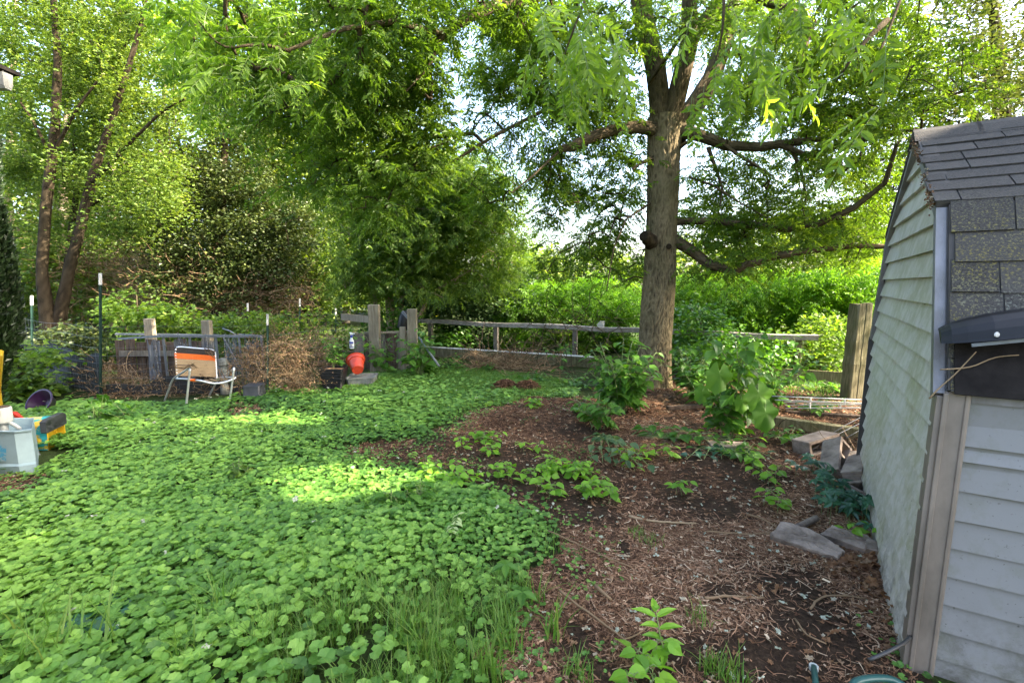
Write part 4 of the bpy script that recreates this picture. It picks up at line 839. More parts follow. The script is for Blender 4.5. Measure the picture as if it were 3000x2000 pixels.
# concrete blocks
def block(pos, size, rz, rx, ry, nm, lab, holes=2, sd=0):
    r = np.random.default_rng(sd); t = thing(nm, lab, 'block', pos, 'concrete pieces by the shed'); c = MB(); L, Wd, H = size; w = .03
    c.box((0, Wd / 2 - w / 2, 0), (L, w, H)); c.box((0, -Wd / 2 + w / 2, 0), (L, w, H))
    for x in ([-L / 2 + w / 2, 0, L / 2 - w / 2] if holes == 2 else [-L / 2 + w / 2, L / 2 - w / 2]): c.box((x, 0, 0), (w, Wd - 2 * w - .001, H - .002))
    o = c.build('shell', M['block'], None, bevel=.005); o.parent = t; t.rotation_euler = (rx, ry, rz); return t
def slab(poly, pos, th, rz, rx, ry, lab):
    c = MB(); n = len(poly); r = np.random.default_rng(n); v = []
    pp = []
    for i in range(n):
        a, b = np.array(poly[i]), np.array(poly[(i + 1) % n])
        for f in np.linspace(0, 1, 7)[:-1]: pp.append(a + (b - a) * f + r.normal(0, .0035, 2))
    rg = lambda k, z, s: [(x * k, y * k, z + r.normal(0, s)) for x, y in pp]
    c.loft([rg(.96, -th / 2, .001), rg(1., -th / 2 + .006, .002), rg(1.0, th / 2 - .008, .003), rg(.965, th / 2, .002), rg(.6, th / 2 + .002, .0025), rg(.25, th / 2 + .001, .002)])
    o = c.build('concrete_chunk', M['block'], None); o.location = tuple(pos); o.rotation_euler = (rx, ry, rz); return tag(o, lab, 'chunk', 'concrete pieces by the shed')
block(G(2405, 1330) + (0, .08, .075), (.40, .15, .19), .35, 1.45, -.12, 'concrete_block', 'flat topped concrete block below the mossy timber, farthest of the pile', sd=1)
block(G(2435, 1385) + (.03, .0, .11), (.39, .16, .16), .95, 1.0, -.5, 'concrete_block', 'tilted concrete block in the middle of the pile, its hollow facing us', 2, 2)
block(G(2515, 1410) + (.0, 0, .10), (.36, .17, .15), .8, 1.2, -.25, 'concrete_block', 'broken concrete block leaning against the shed wall', 2, 3)
block(G(2525, 1465) + (.0, 0, .05), (.30, .17, .12), .5, .2, .15, 'concrete_block', 'low dark concrete block half sunk beside the shed base', 1, 4)
slab([(-.19, -.06), (-.15, .08), (.02, .09), (.2, .0), (.17, -.07), (.02, -.08)], G(2360, 1598) + (0, 0, .026), .06, -.62, .38, .05, 'pointed concrete slab with a pipe lying behind it')
slab([(-.18, -.05), (-.12, .06), (.06, .07), (.18, .02), (.12, -.06)], G(2500, 1600) + (0, 0, .026), .06, -.6, .3, .1, 'concrete slab between the creeper and the dead leaves')
slab([(-.08, -.05), (-.06, .05), (.06, .05), (.09, -.03)], G(2575, 1625) + (0, 0, .026), .05, -.4, .2, .1, 'small concrete piece touching the shed wall')
c = MB(); c.tube([G(2318, 1552, .045), G(2392, 1517, .05)], .021, 12); tag(c.build('pipe', M['block'], smooth=True), 'short pale pipe lying behind the pointed slab', 'pipe')
c = MB(); c.box(G(2130, 1312) + (0, 0, .02), (.34, .16, .05), -.1, .05); tag(c.build('paver', M['block'], bevel=.008), 'flat grey paver half buried under the big leaved weed', 'paver')
# hoses bottom right
h = thing('garden_hose', 'dark green hose loop lying at the bottom right corner', 'hose', G(2570, 2010)); p, r = smooth_path([G(2480, 2060, .03), G(2500, 1995, .05), (G(2550, 1985, .055)), G(2610, 1985, .05), G(2655, 2010, .03), G(2680, 2060, .02)], [.014] * 6, .015)
c = MB(); c.tube(p, r, 10); c.build('loop', M['teal'], h, smooth=True)
h = thing('hose_pipe', 'teal hose end with white collar pointing up at the bottom edge', 'hose', G(2395, 2020)); c = MB(); c.tube([G(2400, 2080, .02), G(2392, 2020, .035), P(2384, 1952, 1.83)], .012, 10); c.build('tube', M['teal'], h, smooth=True)
e = P(2384, 1952, 1.83); c = MB(); c.tube([e - (0, 0, .012), e + (0, 0, .006)], .0175, 14); c.build('collar', M['white'], h)

# ------------------------------------------------------------------ wire fence round the garden
def tpost(parent, px, py0, py1, Yd, w=.035, tip=.16):
    b = P(px, py0, Yd); t = P(px, py1, Yd); t[0] = b[0] + (t[0] - b[0]); c = MB(); mid = t + (b - t) * (tip / np.linalg.norm(b - t))
    c.beam(b - (0, 0, .05), mid, w, .006); c.beam(b - (0, 0, .05) + (0, .012, 0), mid + (0, .012, 0), .006, w * .8)
    for i in range(14): c.box(b + (mid - b) * (i + 1) / 16 + (0, -.006, 0), (.012, .008, .02))
    o = c.build('post', M['postgreen'], parent); c = MB(); c.beam(mid, t, w + .004, .010); c.beam(mid + (0, .014, 0), t + (0, .014, 0), .008, w * .8); c.build('post_tip', M['postwhite'], o)
    return b, t
GF = thing('wire_fence', 'wire garden fence on green steel posts with white tips, behind the lawn chair', 'fence', P(293, 1165, 6.7) * (1, 1, 0))
for a in ((293, 1165, 800, 6.7), (783, 1160, 920, 6.95), (92, 1100, 866, 8.2), (20, 1060, 850, 9.2)): tpost(GF, *a)
def wiremesh(a, b, h, sp, hs, mb, r=.0012):
    a = np.array(a); b = np.array(b); L = np.linalg.norm(b - a); n = int(L / sp); rg = np.random.default_rng(int(L * 100))
    for z in hs:
        f = np.linspace(0, 1, 12); p = a + (b - a) * f[:, None]; p[:, 2] = z + .012 * np.sin(f * 9 + z * 5); mb.tube(p, r * 1.3, 4, .5, False)
    for i in range(n + 1):
        p = a + (b - a) * i / n; x = rg.normal(0, .008); mb.tube([p + (x, 0, .02), p + (0, 0, h * .5), p + (-x, 0, h)], r, 3, .5, False)
HS = [.08, .18, .28, .38, .49, .6, .72, .86, 1.0]
c = MB(); p1 = P(293, 1165, 6.7) * (1, 1, 0); p2 = P(783, 1160, 6.95) * (1, 1, 0); wiremesh(p1, p2, 1.0, .15, HS, c); wiremesh(p1, P(92, 1100, 8.2) * (1, 1, 0), 1.0, .15, HS, c); wiremesh(p2, P(1080, 1100, 8.3) * (1, 1, 0), .95, .15, HS[:-1], c); wiremesh(P(92, 1100, 8.2) * (1, 1, 0), P(-150, 1050, 9.6) * (1, 1, 0), 1., .2, HS, c)
c.build('wire_mesh', M['wire'], GF, smooth=False)
def clothstrip(a, b, h, nm, mat, parent, amp=.03, sd=1, top=None, z0=0.02):
    r = np.random.default_rng(sd); a = np.array(a); b = np.array(b); nx_, nz_ = 30, 10; v = []; side = nrm(np.array((b[1] - a[1], a[0] - b[0], 0)))
    for j in range(nz_):
        for i in range(nx_):
            f = i / (nx_ - 1); g = j / (nz_ - 1); hh = h + (.06 * math.sin(f * 8 + sd) + .03 * math.sin(f * 21))
            v.append(a + (b - a) * f + side * amp * (math.sin(f * 17 + g * 3 + sd) + .5 * math.sin(f * 41)) + (0, 0, z0 + (hh - z0) * g))
    q = [(j * nx_ + i, j * nx_ + i + 1, (j + 1) * nx_ + i + 1, (j + 1) * nx_ + i) for j in range(nz_ - 1) for i in range(nx_ - 1)]
    return MB().add(v, quad=q).build(nm, M[mat], parent, smooth=True)
clothstrip(p1 + (.03, .03, 0), P(100, 1100, 8.1) * (1, 1, 0), .62, 'weed_cloth', 'cloth', GF, .012, 3)
clothstrip(P(100, 1100, 8.1) * (1, 1, 0), P(-150, 1050, 9.5) * (1, 1, 0), .6, 'weed_cloth', 'cloth', GF, .012, 5)
clothstrip(p1 + (.05, .06, 0), p1 + (p2 - p1) * .98 + (0, .06, 0), .22, 'weed_cloth', 'cloth', GF, .012, 4)
BF = thing('wire_fence', 'farther wire fence on thin green posts at the back of the garden', 'fence', P(878, 1040, 9.8) * (1, 1, 0))
for a in ((725, 1040, 888, 9.9), (878, 1045, 874, 9.8), (983, 1050, 903, 9.6)): tpost(BF, *a)
c = MB(); wiremesh(P(560, 1040, 10) * (1, 1, 0), P(1080, 1050, 9.4) * (1, 1, 0), 1.05, .2, HS, c); c.build('wire_mesh', M['wire'], BF)
# low garden frame behind the fence
GFR = thing('cold_frame', 'low grey metal frame table hung with torn plastic sheet behind the chair', 'frame', P(560, 1130, 7.4) * (1, 1, 0))
c = MB(); z_ = .02
TP = [P(350, 992, 7.7), P(470, 984, 7.25), P(765, 985, 7.3)]
c.beam(TP[0], TP[1], .05, .03); c.beam(TP[1], TP[2], .05, .035); c.beam(P(340, 978, 8.3), P(640, 982, 8.3), .05, .03); c.beam(TP[2], P(700, 980, 8.2), .04, .03); c.build('top_rail', M['galv'], GFR)
for x in (478, 555, 632, 700, 765): 
    c = MB(); t_ = P(x, 987, 7.28); c.beam((t_[0], t_[1] + .03, 0), t_, .03, .02); c.build('leg', M['galv'], GFR)
c = MB(); c.beam(P(655, 990, 7.2), P(702, 1075, 7.2), .025, .012); c.build('brace', M['galv'], GFR)
for i, (xa, xb, h) in enumerate(((520, 556, .8), (600, 640, .8), (664, 704, .8), (722, 768, .8), (440, 478, .78))): clothstrip(P(xa, 1120, 7.34) * (1, 1, 0), P(xb, 1120, 7.34) * (1, 1, 0), h - .02, 'plastic_sheet', 'sheet', GFR, .012, 11 + i, z0=.12)
c = MB(); c.tube([P(652, 962, 7.9), P(675, 970, 7.9), P(692, 982, 7.9)], .012, 6); c.build('bent_rod', M['galv'], GFR, smooth=True)
for i in range(9):
    x = 360 + i * 30; c = MB(); c.box(P(x, 1100, 8.0) * (1, 1, 0) + (0, 0, .34 + .03 * math.sin(i * 2.3)), (.15, .02, .66), 0, 0, .02 * math.sin(i)); c.build('plank', M['plank'], GFR)
c = MB(); c.beam(P(350, 1035, 7.95), P(620, 1035, 7.95), .02, .09); c.build('plank', M['woodgrey'], GFR)
for px, py, lab in ((437, 933, 'short square wooden post rising behind the left of the garden frame'), (605, 938, 'short square wooden post rising right of the chair back')):
    t_ = P(px, py, 8.1); c = MB(); c.box((t_[0], t_[1], t_[2] / 2), (.14, .10, t_[2])); tag(c.build('wooden_post', M['woodtan'], bevel=.008), lab, 'post', 'short posts in the garden')
# garden figure
s_ = thing('garden_figure', 'small grey white stone garden figure standing behind the chair', 'figurine', P(655, 1090, 6.85) * (1, 1, 0)); q = P(655, 1090, 6.85); zt = P(656, 1048, 6.85)[2]
c = MB(); x, y = q[0], q[1]
c.lathe([(.0, .0), (.06, .0), (.055, .12), (.04, .2), (.06, .3), (.065, .38), (.045, .44), (.035, .47)], 20, (np.eye(3), np.array((x, y, 0)))); c.build('body', M['stone'], s_, smooth=True)
c = MB(); c.lathe([(.0, -.075), (.045, -.06), (.068, -.02), (.07, .02), (.052, .055), (.025, .07), (0, .074)], 20, (np.eye(3), np.array((x + .0, y, zt - .07)))); c.lathe([(.078, -.01), (.08, .0), (.06, .008)], 20, (np.eye(3), np.array((x, y, zt - .085)))); c.build('head', M['stone'], s_, smooth=True)
c = MB(); c.tube([(x, y, .3), (x, y, zt - .12)], [.045, .035], 12, .5); c.build('neck', M['stone'], s_, smooth=True)

# ------------------------------------------------------------------ lawn chair
LC = thing('lawn_chair', 'old aluminium lawn chair with black, orange and tan straps', 'chair', P(580, 1185, 6.35) * (1, 1, 0))
def bent(pts, r=.0125, nm='frame', mat='alu', par=LC, n=10):
    p, q = smooth_path(pts, [r] * len(pts), .03); c = MB(); c.tube(p, q, n); return c.build(nm, M[mat], par, smooth=True)
bent([P(545, 1192, 6.2), P(557, 1080, 6.22)], .0135, 'leg'); bent([P(672, 1182, 6.4), P(686, 1078, 6.42)], .0135, 'leg')
bent([P(557, 1076, 6.22), P(549, 1082, 6.3), P(508, 1108, 6.55), P(502, 1120, 6.57), P(480, 1180, 6.6)], .0125, 'leg'); bent([P(686, 1078, 6.42), P(672, 1090, 6.5), P(640, 1110, 6.7), P(628, 1130, 6.75), P(606, 1172, 6.8)], .0125, 'leg')
bent([P(480, 1180, 6.6), P(540, 1178, 6.5)], .008, 'foot_bar'); c = MB(); c.beam(P(550, 1176, 6.45), P(668, 1170, 6.6), .03, .045); c.build('foot_board', M['plank'], LC)
bT0, bT1, bB0, bB1 = P(513, 1016, 6.62), P(630, 1026, 6.78), P(520, 1112, 6.5), P(636, 1114, 6.66)
bent([bB0, bT0 * .94 + bB0 * .06, bT0 + (.015, 0, .01), bT0 * .93 + bT1 * .07 + (0, 0, .006), bT1 * .93 + bT0 * .07 + (0, 0, .006), bT1 + (-.01, 0, .008), bT1 * .94 + bB1 * .06, bB1], .0125, 'back_frame')
cols = ['strap_black', 'strap_black', 'strap_orange', 'strap_orange'] + ['strap_tan'] * 6
for i, k_ in enumerate(cols):
    f = .045 + i * .088; a = bT0 + (bB0 - bT0) * f; b = bT1 + (bB1 - bT1) * f; h = .036; c = MB(); rings = []
    for g_ in np.linspace(-.01, 1.01, 9):
        ct = a + (b - a) * g_ + (0, .014 * math.sin(math.pi * g_), 0); rings.append([ct + (0, -.016, h / 2), ct + (0, -.012, h / 2), ct + (0, -.012, -h / 2), ct + (0, -.016, -h / 2)])
    c.loft(rings); c.build('back_strap', M[k_], LC)
sB0, sB1, sF0, sF1 = P(516, 1109, 6.5), P(640, 1106, 6.66), P(563, 1112, 6.22), P(688, 1108, 6.42)
bent([sB0, sF0 + (-.02, .03, 0), sF0 + (.0, 0, 0), P(590, 1115, 6.24), P(625, 1124, 6.3), P(660, 1120, 6.37), sF1, sF1 + (0, .05, .005), sB1], .0125, 'seat_frame')
for i in range(8):
    f = .04 + i * .125; a = sB0 + (sB1 - sB0) * f; b = sF0 + (sF1 - sF0) * f; sag = .05 * math.sin(math.pi * f) + .01; c = MB(); wv = nrm(sB1 - sB0) * .017; rings = []
    for g_ in np.linspace(0, 1, 7):
        ct = a + (b - a) * g_ - (0, 0, sag * (.6 + .4 * math.sin(math.pi * g_))) + (0, 0, .014); rings.append([ct - wv, ct + wv, ct + wv - (0, 0, .004), ct - wv - (0, 0, .004)])
    c.loft(rings); c.build('seat_strap', M['strap_tan' if i > 0 else 'strap_tan'], LC)
c = MB(); c.lathe([(.016, -.03), (.017, .03)], 12, (np.array([[0, 0, 1], [1, 0, 0], [0, 1, 0]]), P(566, 1113, 6.215))); c.build('orange_wrap', M['strap_orange'], LC)
# bits of dry vine over the chair
dv = MB()
rngv = np.random.default_rng(8)
for s0_, s1_ in (((508, 1070, 6.2), (565, 1070, 6.15)), ((552, 1068, 6.2), (573, 1080, 6.15)), ((600, 1020, 6.7), (632, 1035, 6.7)), ((640, 1085, 6.5), (655, 1110, 6.4)), ((676, 1070, 6.45), (670, 1095, 6.45)), ((610, 1030, 6.68), (628, 1045, 6.66))):
    for _ in range(5):
        a = P(*s0_) + rngv.normal(0, .015, 3); b = P(*s1_) + rngv.normal(0, .02, 3); dv.tube([a, (a + b) / 2 + rngv.normal(0, .02, 3), b], .004, 4, rngv.uniform(0, .6))
tag(dv.build('dry_vines', M['dryvine']), 'brown dry vine ends draped over the chair arm and back', 'dry vine', kind='stuff')

# ------------------------------------------------------------------ pots and oddments
def sqpot(px, py0, py1, Yd, w, nm, lab, mat, ribs=0, taper=.8, rz=.1, par=None, inv=False):
    t_ = thing(nm, lab, 'pot', P(px, py0, Yd) * (1, 1, 0)); H = P(px, py1, Yd)[2]; ctr = P(px, py0, Yd) * (1, 1, 0); c = MB(); R = []
    def ring(h, k): 
        a = w / 2 * k; q = [(-a, -a * .86), (-a * .86, -a), (a * .86, -a), (a, -a * .86), (a, a * .86), (a * .86, a), (-a * .86, a), (-a, a * .86)]
        return [ctr + np.array((x * math.cos(rz) - y * math.sin(rz), x * math.sin(rz) + y * math.cos(rz), h)) for x, y in q]
    tk = lambda f: (1 + (taper - 1) * f) if inv else (taper + (1 - taper) * f)
    if ribs:
        for i in range(ribs * 4 + 1): f = i / (ribs * 4); R.append(ring(H * f, tk(f) * (1 + (.018 if i % 4 in (1, 2) else 0))))
    else: R = [ring(H * f, tk(f)) for f in (0, .3, .6, .9)] + [ring(H * .9, tk(.9) * 1.06), ring(H, tk(1) * 1.06)]
    if not inv: R += [ring(H, tk(1) * .93), ring(H * .85, tk(1) * .88)]
    c.loft(R); c.build('shell', M[mat], t_); return t_, ctr, H
sqpot(747, 1172, 1126, 6.6, .24, 'square_pot', 'upturned square black pot at the foot of the fence right of the chair', 'greypot', taper=.86, inv=True)
t_, ctr, H = sqpot(980, 1136, 1076, 7.3, .36, 'ribbed_pot', 'black ribbed square planter holding a leggy green weed', 'blackpl', ribs=14, taper=.72)
MB().loft([[ctr + np.array((x, y, H * .88)) for x, y in ((-.15, -.15), (.15, -.15), (.15, .15), (-.15, .15))], [ctr + np.array((x, y, H * .90)) for x, y in ((-.15, -.15), (.15, -.15), (.15, .15), (-.15, .15))]]).build('soil', M['litter'], t_)
t_, ctr2, H2 = sqpot(1062, 1125, 1100, 7.6, .42, 'stone_trough', 'low grey mossy trough standing under the orange pot', 'stone', taper=.92)
OP = thing('orange_pot', 'orange red round plant pot tipped on its side above the grey trough', 'pot', P(1045, 1092, 7.7)); o = P(1045, 1068, 7.62)
ax = nrm(np.array((.25, .35, .9))); e1 = nrm(np.cross(ax, (0, 1, 0))); e2 = np.cross(ax, e1); Mx = np.stack([e1, e2, ax], 1)
ax = nrm(np.array((-.35, .75, .5))); e1 = nrm(np.cross(ax, (0, 1, 0))); e2 = np.cross(ax, e1); Mx = np.stack([e1, e2, ax], 1)
c = MB(); c.lathe([(0, -.13), (.085, -.13), (.09, -.12), (.118, .06), (.13, .062), (.138, .12), (.145, .122), (.145, .128), (.13, .125), (.115, .06), (.08, -.11), (0, -.11)], 32, (Mx, o)); c.build('shell', M['orange'], OP, smooth=False)
c = MB(); c.lathe([(.146, .12), (.152, .124), (.146, .130)], 32, (Mx, o)); c.build('rim', M['orange'], OP)
# spray bottle
SB = thing('spray_bottle', 'white trigger spray bottle with blue label hanging on the wire fence', 'bottle', P(1031, 1022, 7.95)); b = P(1031, 1021, 7.95); hh = .205
c = MB(); c.lathe([(0, 0), (.034, 0), (.038, .01), (.039, .1), (.036, .13), (.022, .165), (.015, .185), (.014, .2)], 20, (np.eye(3), b), ax=(1, .7)); c.build('body', M['bottle'], SB, smooth=True)
c = MB(); c.lathe([(.018, .185), (.018, .215), (.012, .225)], 14, (np.eye(3), b)); c.build('collar', M['bluelabel'], SB)
c = MB(); c.box(b + (.0, 0, .245), (.035, .03, .03)); c.box(b + (.035, 0, .25), (.04, .016, .016)); c.box(b + (-.012, 0, .262), (.03, .025, .02)); c.build('trigger_head', M['bottle'], SB, bevel=.003)
c = MB(); c.box(b + (.030, 0, .225), (.008, .012, .04), 0, 0, .4); c.build('trigger', M['bluelabel'], SB)
for z0_, z1_, w_ in ((.085, .118, .05), (.055, .068, .018), (.022, .034, .052)):
    c = MB(); aa_ = np.linspace(-1.15, 1.15, 8) * (w_ / .05) * .9; v = [b + (.0402 * math.sin(a), -.0285 * math.cos(a) - .0006, z) for z in (z0_, z1_) for a in aa_]; c.add(v, quad=[(i, i + 1, i + 9, i + 8) for i in range(7)]); c.build('label_print', M['bluelabel'], SB)
# plank bin with two tall posts
CB = thing('compost_bin', 'plank bin between two tall pale posts, wire across its mouth', 'bin', P(1150, 1090, 8.8) * (1, 1, 0))
for px, top, w in ((1095, 892, .19), (1207, 905, .165)):
    t_ = P(px, top, 8.62); c = MB(); c.box((t_[0], t_[1], t_[2] / 2 - .02), (w, .12, t_[2] + .04)); c.build('post', M['woodtan'], CB, bevel=.01)
t_ = P(1180, 990, 8.66); c = MB(); c.box((t_[0], t_[1], .42), (.10, .05, .84)); c.build('post', M['woodtan'], CB, bevel=.006)
for i in range(5):
    x = 1050 + i * 32; t_ = P(x, 973 + (i % 3) * 3, 9.05); c = MB(); c.box((t_[0], t_[1], t_[2] / 2), (.185, .025, t_[2])); c.build('plank', M['plank' if i % 2 else 'woodgrey'], CB)
c = MB(); c.beam(P(1040, 976, 8.8), P(1200, 972, 8.8), .12, .03); c.build('top_board', M['woodtan'], CB)
c = MB(); wiremesh(P(1105, 1090, 8.58) * (1, 1, 0), P(1172, 1090, 8.58) * (1, 1, 0), .6, .05, [.05, .1, .16, .22, .28, .34, .4, .46, .52, .6], c); c.build('wire_mesh', M['wire'], CB)
c = MB(); c.beam(P(1000, 928, 9.4), P(1090, 936, 9.2), .03, .13); tag(c.build('board', M['woodtan']), 'grey board held level behind the left tall post', 'board')
BB = thing('black_pot', 'tall black nursery pot wedged behind the right tall post', 'pot', P(1182, 965, 9.0)); q = P(1183, 962, 9.0)
c = MB(); tt_ = nrm(np.array((.18, 0, 1))); e1 = nrm(np.cross((0, 1, 0), tt_)); e2 = np.cross(tt_, e1); c.lathe([(0, 0), (.12, 0), (.125, .02), (.12, .22), (.095, .30), (.04, .34), (0, .345)], 24, (np.stack([e1, e2, tt_], 1), q)); c.build('shell', M['blackpl'], BB, smooth=True)
c = MB(); c.beam(P(1178, 912, 8.85), P(1198, 935, 8.8), .012, .05); c.build('handle', M['galv'], BB)
c = MB(); c.tube([P(1228, 988, 8.5), P(1256, 1030, 8.3), P(1287, 1072, 8.1)], .018, 10); tag(c.build('metal_pole', M['galv'], smooth=True), 'grey metal pole leaning against the right tall post', 'pole')
# torn white paper on the rail
c = MB(); c.add([P(1755, 965, 9.6), P(1748, 950, 9.62), P(1758, 940, 9.6), P(1770, 958, 9.58), P(1790, 965, 9.6), P(1772, 940, 9.62)], tri=[(0, 1, 2), (0, 2, 3), (3, 2, 5), (0, 3, 4)]); 
o_ = c.build('plastic_scrap', M['white']); so = o_.modifiers.new('thick', 'SOLIDIFY'); so.thickness = .003; tag(o_, 'torn white plastic scrap caught on the rail left of the walnut trunk', 'scrap')

# left margin toys
IB = thing('plastic_bin', 'pale blue grey tapered bin with a faded print at the left edge', 'bin', P(30, 1385, 3.95) * (1, 1, 0))
ib = P(103, 1388, 3.95); x1 = ib[0]; yb = ib[1]; zt_ = P(75, 1262, 4.0)[2]; lowx = x1; topx = P(76, 1243, 4.0)[0]
def qring(x0, x1_, y0, y1_, z, r=.02): return [np.array(p_) for p_ in ((x0, y0, z), (x1_ - r * 5, y0 - .02, z), (x1_ - .01, y0 + r * 2, z), (x1_ * y1_ / y0 * .985, y1_, z), (x0 * y1_ / y0, y1_, z))]
rings = [qring(x1 - .75, x1, yb, yb + .5, -.01), qring(x1 - .74, x1 - .012, yb, yb + .5, zt_ * .2), qring(x1 - .70, x1 - .03, yb + .02, yb + .48, zt_ * .24), qring(x1 - .68, topx - .0, yb + .06, yb + .45, zt_ * .97), qring(x1 - .70, topx + .015, yb + .05, yb + .46, zt_ * .97), qring(x1 - .70, topx + .015, yb + .05, yb + .46, zt_), qring(x1 - .66, topx - .02, yb + .08, yb + .43, zt_), qring(x1 - .6, topx - .05, yb + .08, yb + .40, zt_ * .7)]
c = MB(); c.loft(rings, capb=True); c.build('shell', M['icebox'], IB, bevel=.006)
c = MB(); a0_ = yb + .02; k_ = .04 / (zt_ * .73); pl = lambda x, z: (x, yb + .02 - .0265 + (z - zt_ * .24) * k_ + .0, z)
v = [pl(x1 - .62, zt_ * .33), pl(x1 - .22, zt_ * .33), pl(x1 - .22, zt_ * .68), pl(x1 - .62, zt_ * .68)]; v = [np.array(p_) - (0, .012, 0) for p_ in v]; c.add(v, quad=[(0, 1, 2, 3)]); c.build('print', M['faded'], IB)
WH = thing('white_pipe', 'white plastic pipe fitting standing in the pale bin at the left edge', 'pipe', P(5, 1260, 4.15)); q = P(8, 1222, 4.15)
c = MB(); c.lathe([(0, -.12), (.03, -.12), (.03, 0), (.062, .002), (.065, .01), (.065, .125), (.06, .135), (.0, .135)], 24, (np.eye(3), q - (.0, 0, .045))); c.build('cup', M['white'], WH, smooth=False)
c = MB(); c.lathe([(0, .136), (.05, .136), (.055, .142), (.0, .15)], 16, (np.eye(3), q - (.0, 0, .045))); c.build('lid', M['plank'], WH)
c = MB(); p, r = smooth_path([q + (.05, 0, -.05), q + (.085, .02, -.075), q + (.11, .03, -.12)], [.016] * 3, .02); c.tube(p, r, 8); c.build('spout', M['white'], WH, smooth=True)
TY = thing('toy_bin', 'overturned teal and yellow paint peeled box with black rim on the ivy', 'box', P(140, 1312, 4.75) * (1, 1, 0) + (0, 0, .0))
o = P(146, 1320, 4.5); u = nrm(np.array((-.97, -.12, .0))); vv = nrm(np.array((-.33, .95, 0))); L = .36
def oring(f, w, h, lift=0): 
    ct = np.array((o[0], o[1], 0)) + u * L * f + (0, 0, .02 + lift); s2 = vv
    return [ct + s2 * (-.02) + UP * 0, ct + s2 * w * .97 + UP * 0, ct + s2 * w + UP * h * .1, ct + s2 * w + UP * h * .9, ct + s2 * w * .9 + UP * h, ct + s2 * .03 + UP * h, ct - s2 * .02 + UP * h * .9]
H_ = .27
c = MB(); c.loft([oring(f, .30, H_ - .03 * f, .015 * f) for f in (0, .08, .5, 1.)], capa=False); c.build('shell', M['peel'], TY)
ins = lambda f, k: [x + (np.mean(oring(f, .30, H_), 0) - x) * k for x in oring(f, .30, H_)]
c = MB(); c.loft([oring(-.005, .30, H_), ins(-.005, .10)], capa=False, capb=False); c.build('lip', M['yellow'], TY)
c = MB(); c.loft([ins(-.002, .10), ins(.18, .16), ins(.2, .3)], capa=False, capb=True); c.build('lining', M['yellow'], TY)
c = MB(); tpc = np.mean(oring(0, .30, H_), 0); c.loft([[p_ + (0, 0, .0) for p_ in (o + u * L * f + vv * a + (0, 0, -o[2] + .02 + z) for a, z in ((-.03, H_ - .10), (-.045, H_ - .09), (-.045, H_ + .01), (.0, H_ + .025), (.27, H_ + .025), (.315, H_), (.315, H_ - .1), (.30, H_ - .1), (.30, H_ - .01), (.26, H_ + .008), (0, H_ + .008), (-.03, H_ - .01)))] for f in (-.04, .10)]); c.build('black_rim', M['greypot'], TY)
c = MB(); c.tube([P(95, 1300, 4.5), P(128, 1352, 4.3)], .009, 8); tag(c.build('rod', M['galv'], smooth=True), 'thin grey rod leaning out between the pale bin and the teal box', 'rod')
PB = thing('purple_bowl', 'purple plastic bowl lying on its side in the ivy', 'bowl', P(118, 1205, 6.0) * (1, 1, 0)); q = P(118, 1196, 6.0); ax = nrm(np.array((.1, .85, -.5))); e1 = nrm(np.cross((0, 0, 1), ax)); e2 = np.cross(ax, e1)
c = MB(); c.lathe([(0, .12), (.09, .12), (.10, .115), (.155, .0), (.175, -.005), (.18, -.012), (.17, -.018), (.15, -.01), (.09, .10), (0, .105)], 36, (np.stack([e1, e2, ax], 1), q * (1, 1, 0) + (0, 0, .11))); c.build('shell', M['purple'], PB, smooth=True)
YB = thing('yellow_sign', 'yellow plastic bin corner with dark print at the left edge', 'bin', P(-30, 1150, 4.6) * (1, 1, 0)); a = P(-60, 1160, 4.6); c = MB()
tz = P(2, 1032, 4.6)[2]; bz = P(2, 1148, 4.6)[2]; xr = P(17, 1045, 4.6)[0]; xb = P(2, 1140, 4.6)[0]
c.loft([[np.array(p_) for p_ in ((xb - .3, 4.6, 0), (xb, 4.6, 0), (xb - .32, 4.9, 0), (xb - .6, 4.9, 0))], [np.array(p_) for p_ in ((xb - .3, 4.6, bz), (xb, 4.6, bz), (xb - .32, 4.9, bz), (xb - .6, 4.9, bz))], [np.array(p_) for p_ in ((xb - .3, 4.57, tz - .03), (xr, 4.57, tz - .03), (xr - .36, 4.93, tz - .03), (xb - .6, 4.93, tz - .03))], [np.array(p_) for p_ in ((xb - .3, 4.62, tz + .01), (xb - .02, 4.62, tz + .01), (xb - .34, 4.9, tz + .01), (xb - .6, 4.9, tz + .01))]]); c.build('shell', M['yellow'], YB)
c = MB(); c.box(((xb + xr) / 2 - .035, 4.574, (tz + bz) / 2 + .05), (.04, .006, .05)); c.build('print', M['greypot'], YB)
c = MB(); c.loft([[P(30, 1205, 5.0), P(60, 1240, 5.0), P(90, 1240, 5.0), P(50, 1205, 5.1)], [P(30, 1215, 5.1), P(60, 1250, 5.1), P(90, 1250, 5.1), P(50, 1215, 5.2)]]); tag(c.build('red_lid', M['red']), 'dark red plastic lid lying behind the teal and yellow box', 'lid')
# red scraps in the ivy
c = MB(); n = 5; o = np.array([P(240 + rngs.normal(0, 8), 1290 + rngs.normal(0, 3), 4.85) for _ in range(n)]); leaves(c, o, rdir(n), rdir(n), .06, .05, .5, T_LOBE); tag(c.build('flower', plain('salmon petals', (.7, .12, .08), .6, b=0)), 'small salmon red flower in the ivy right of the teal box', 'flower')

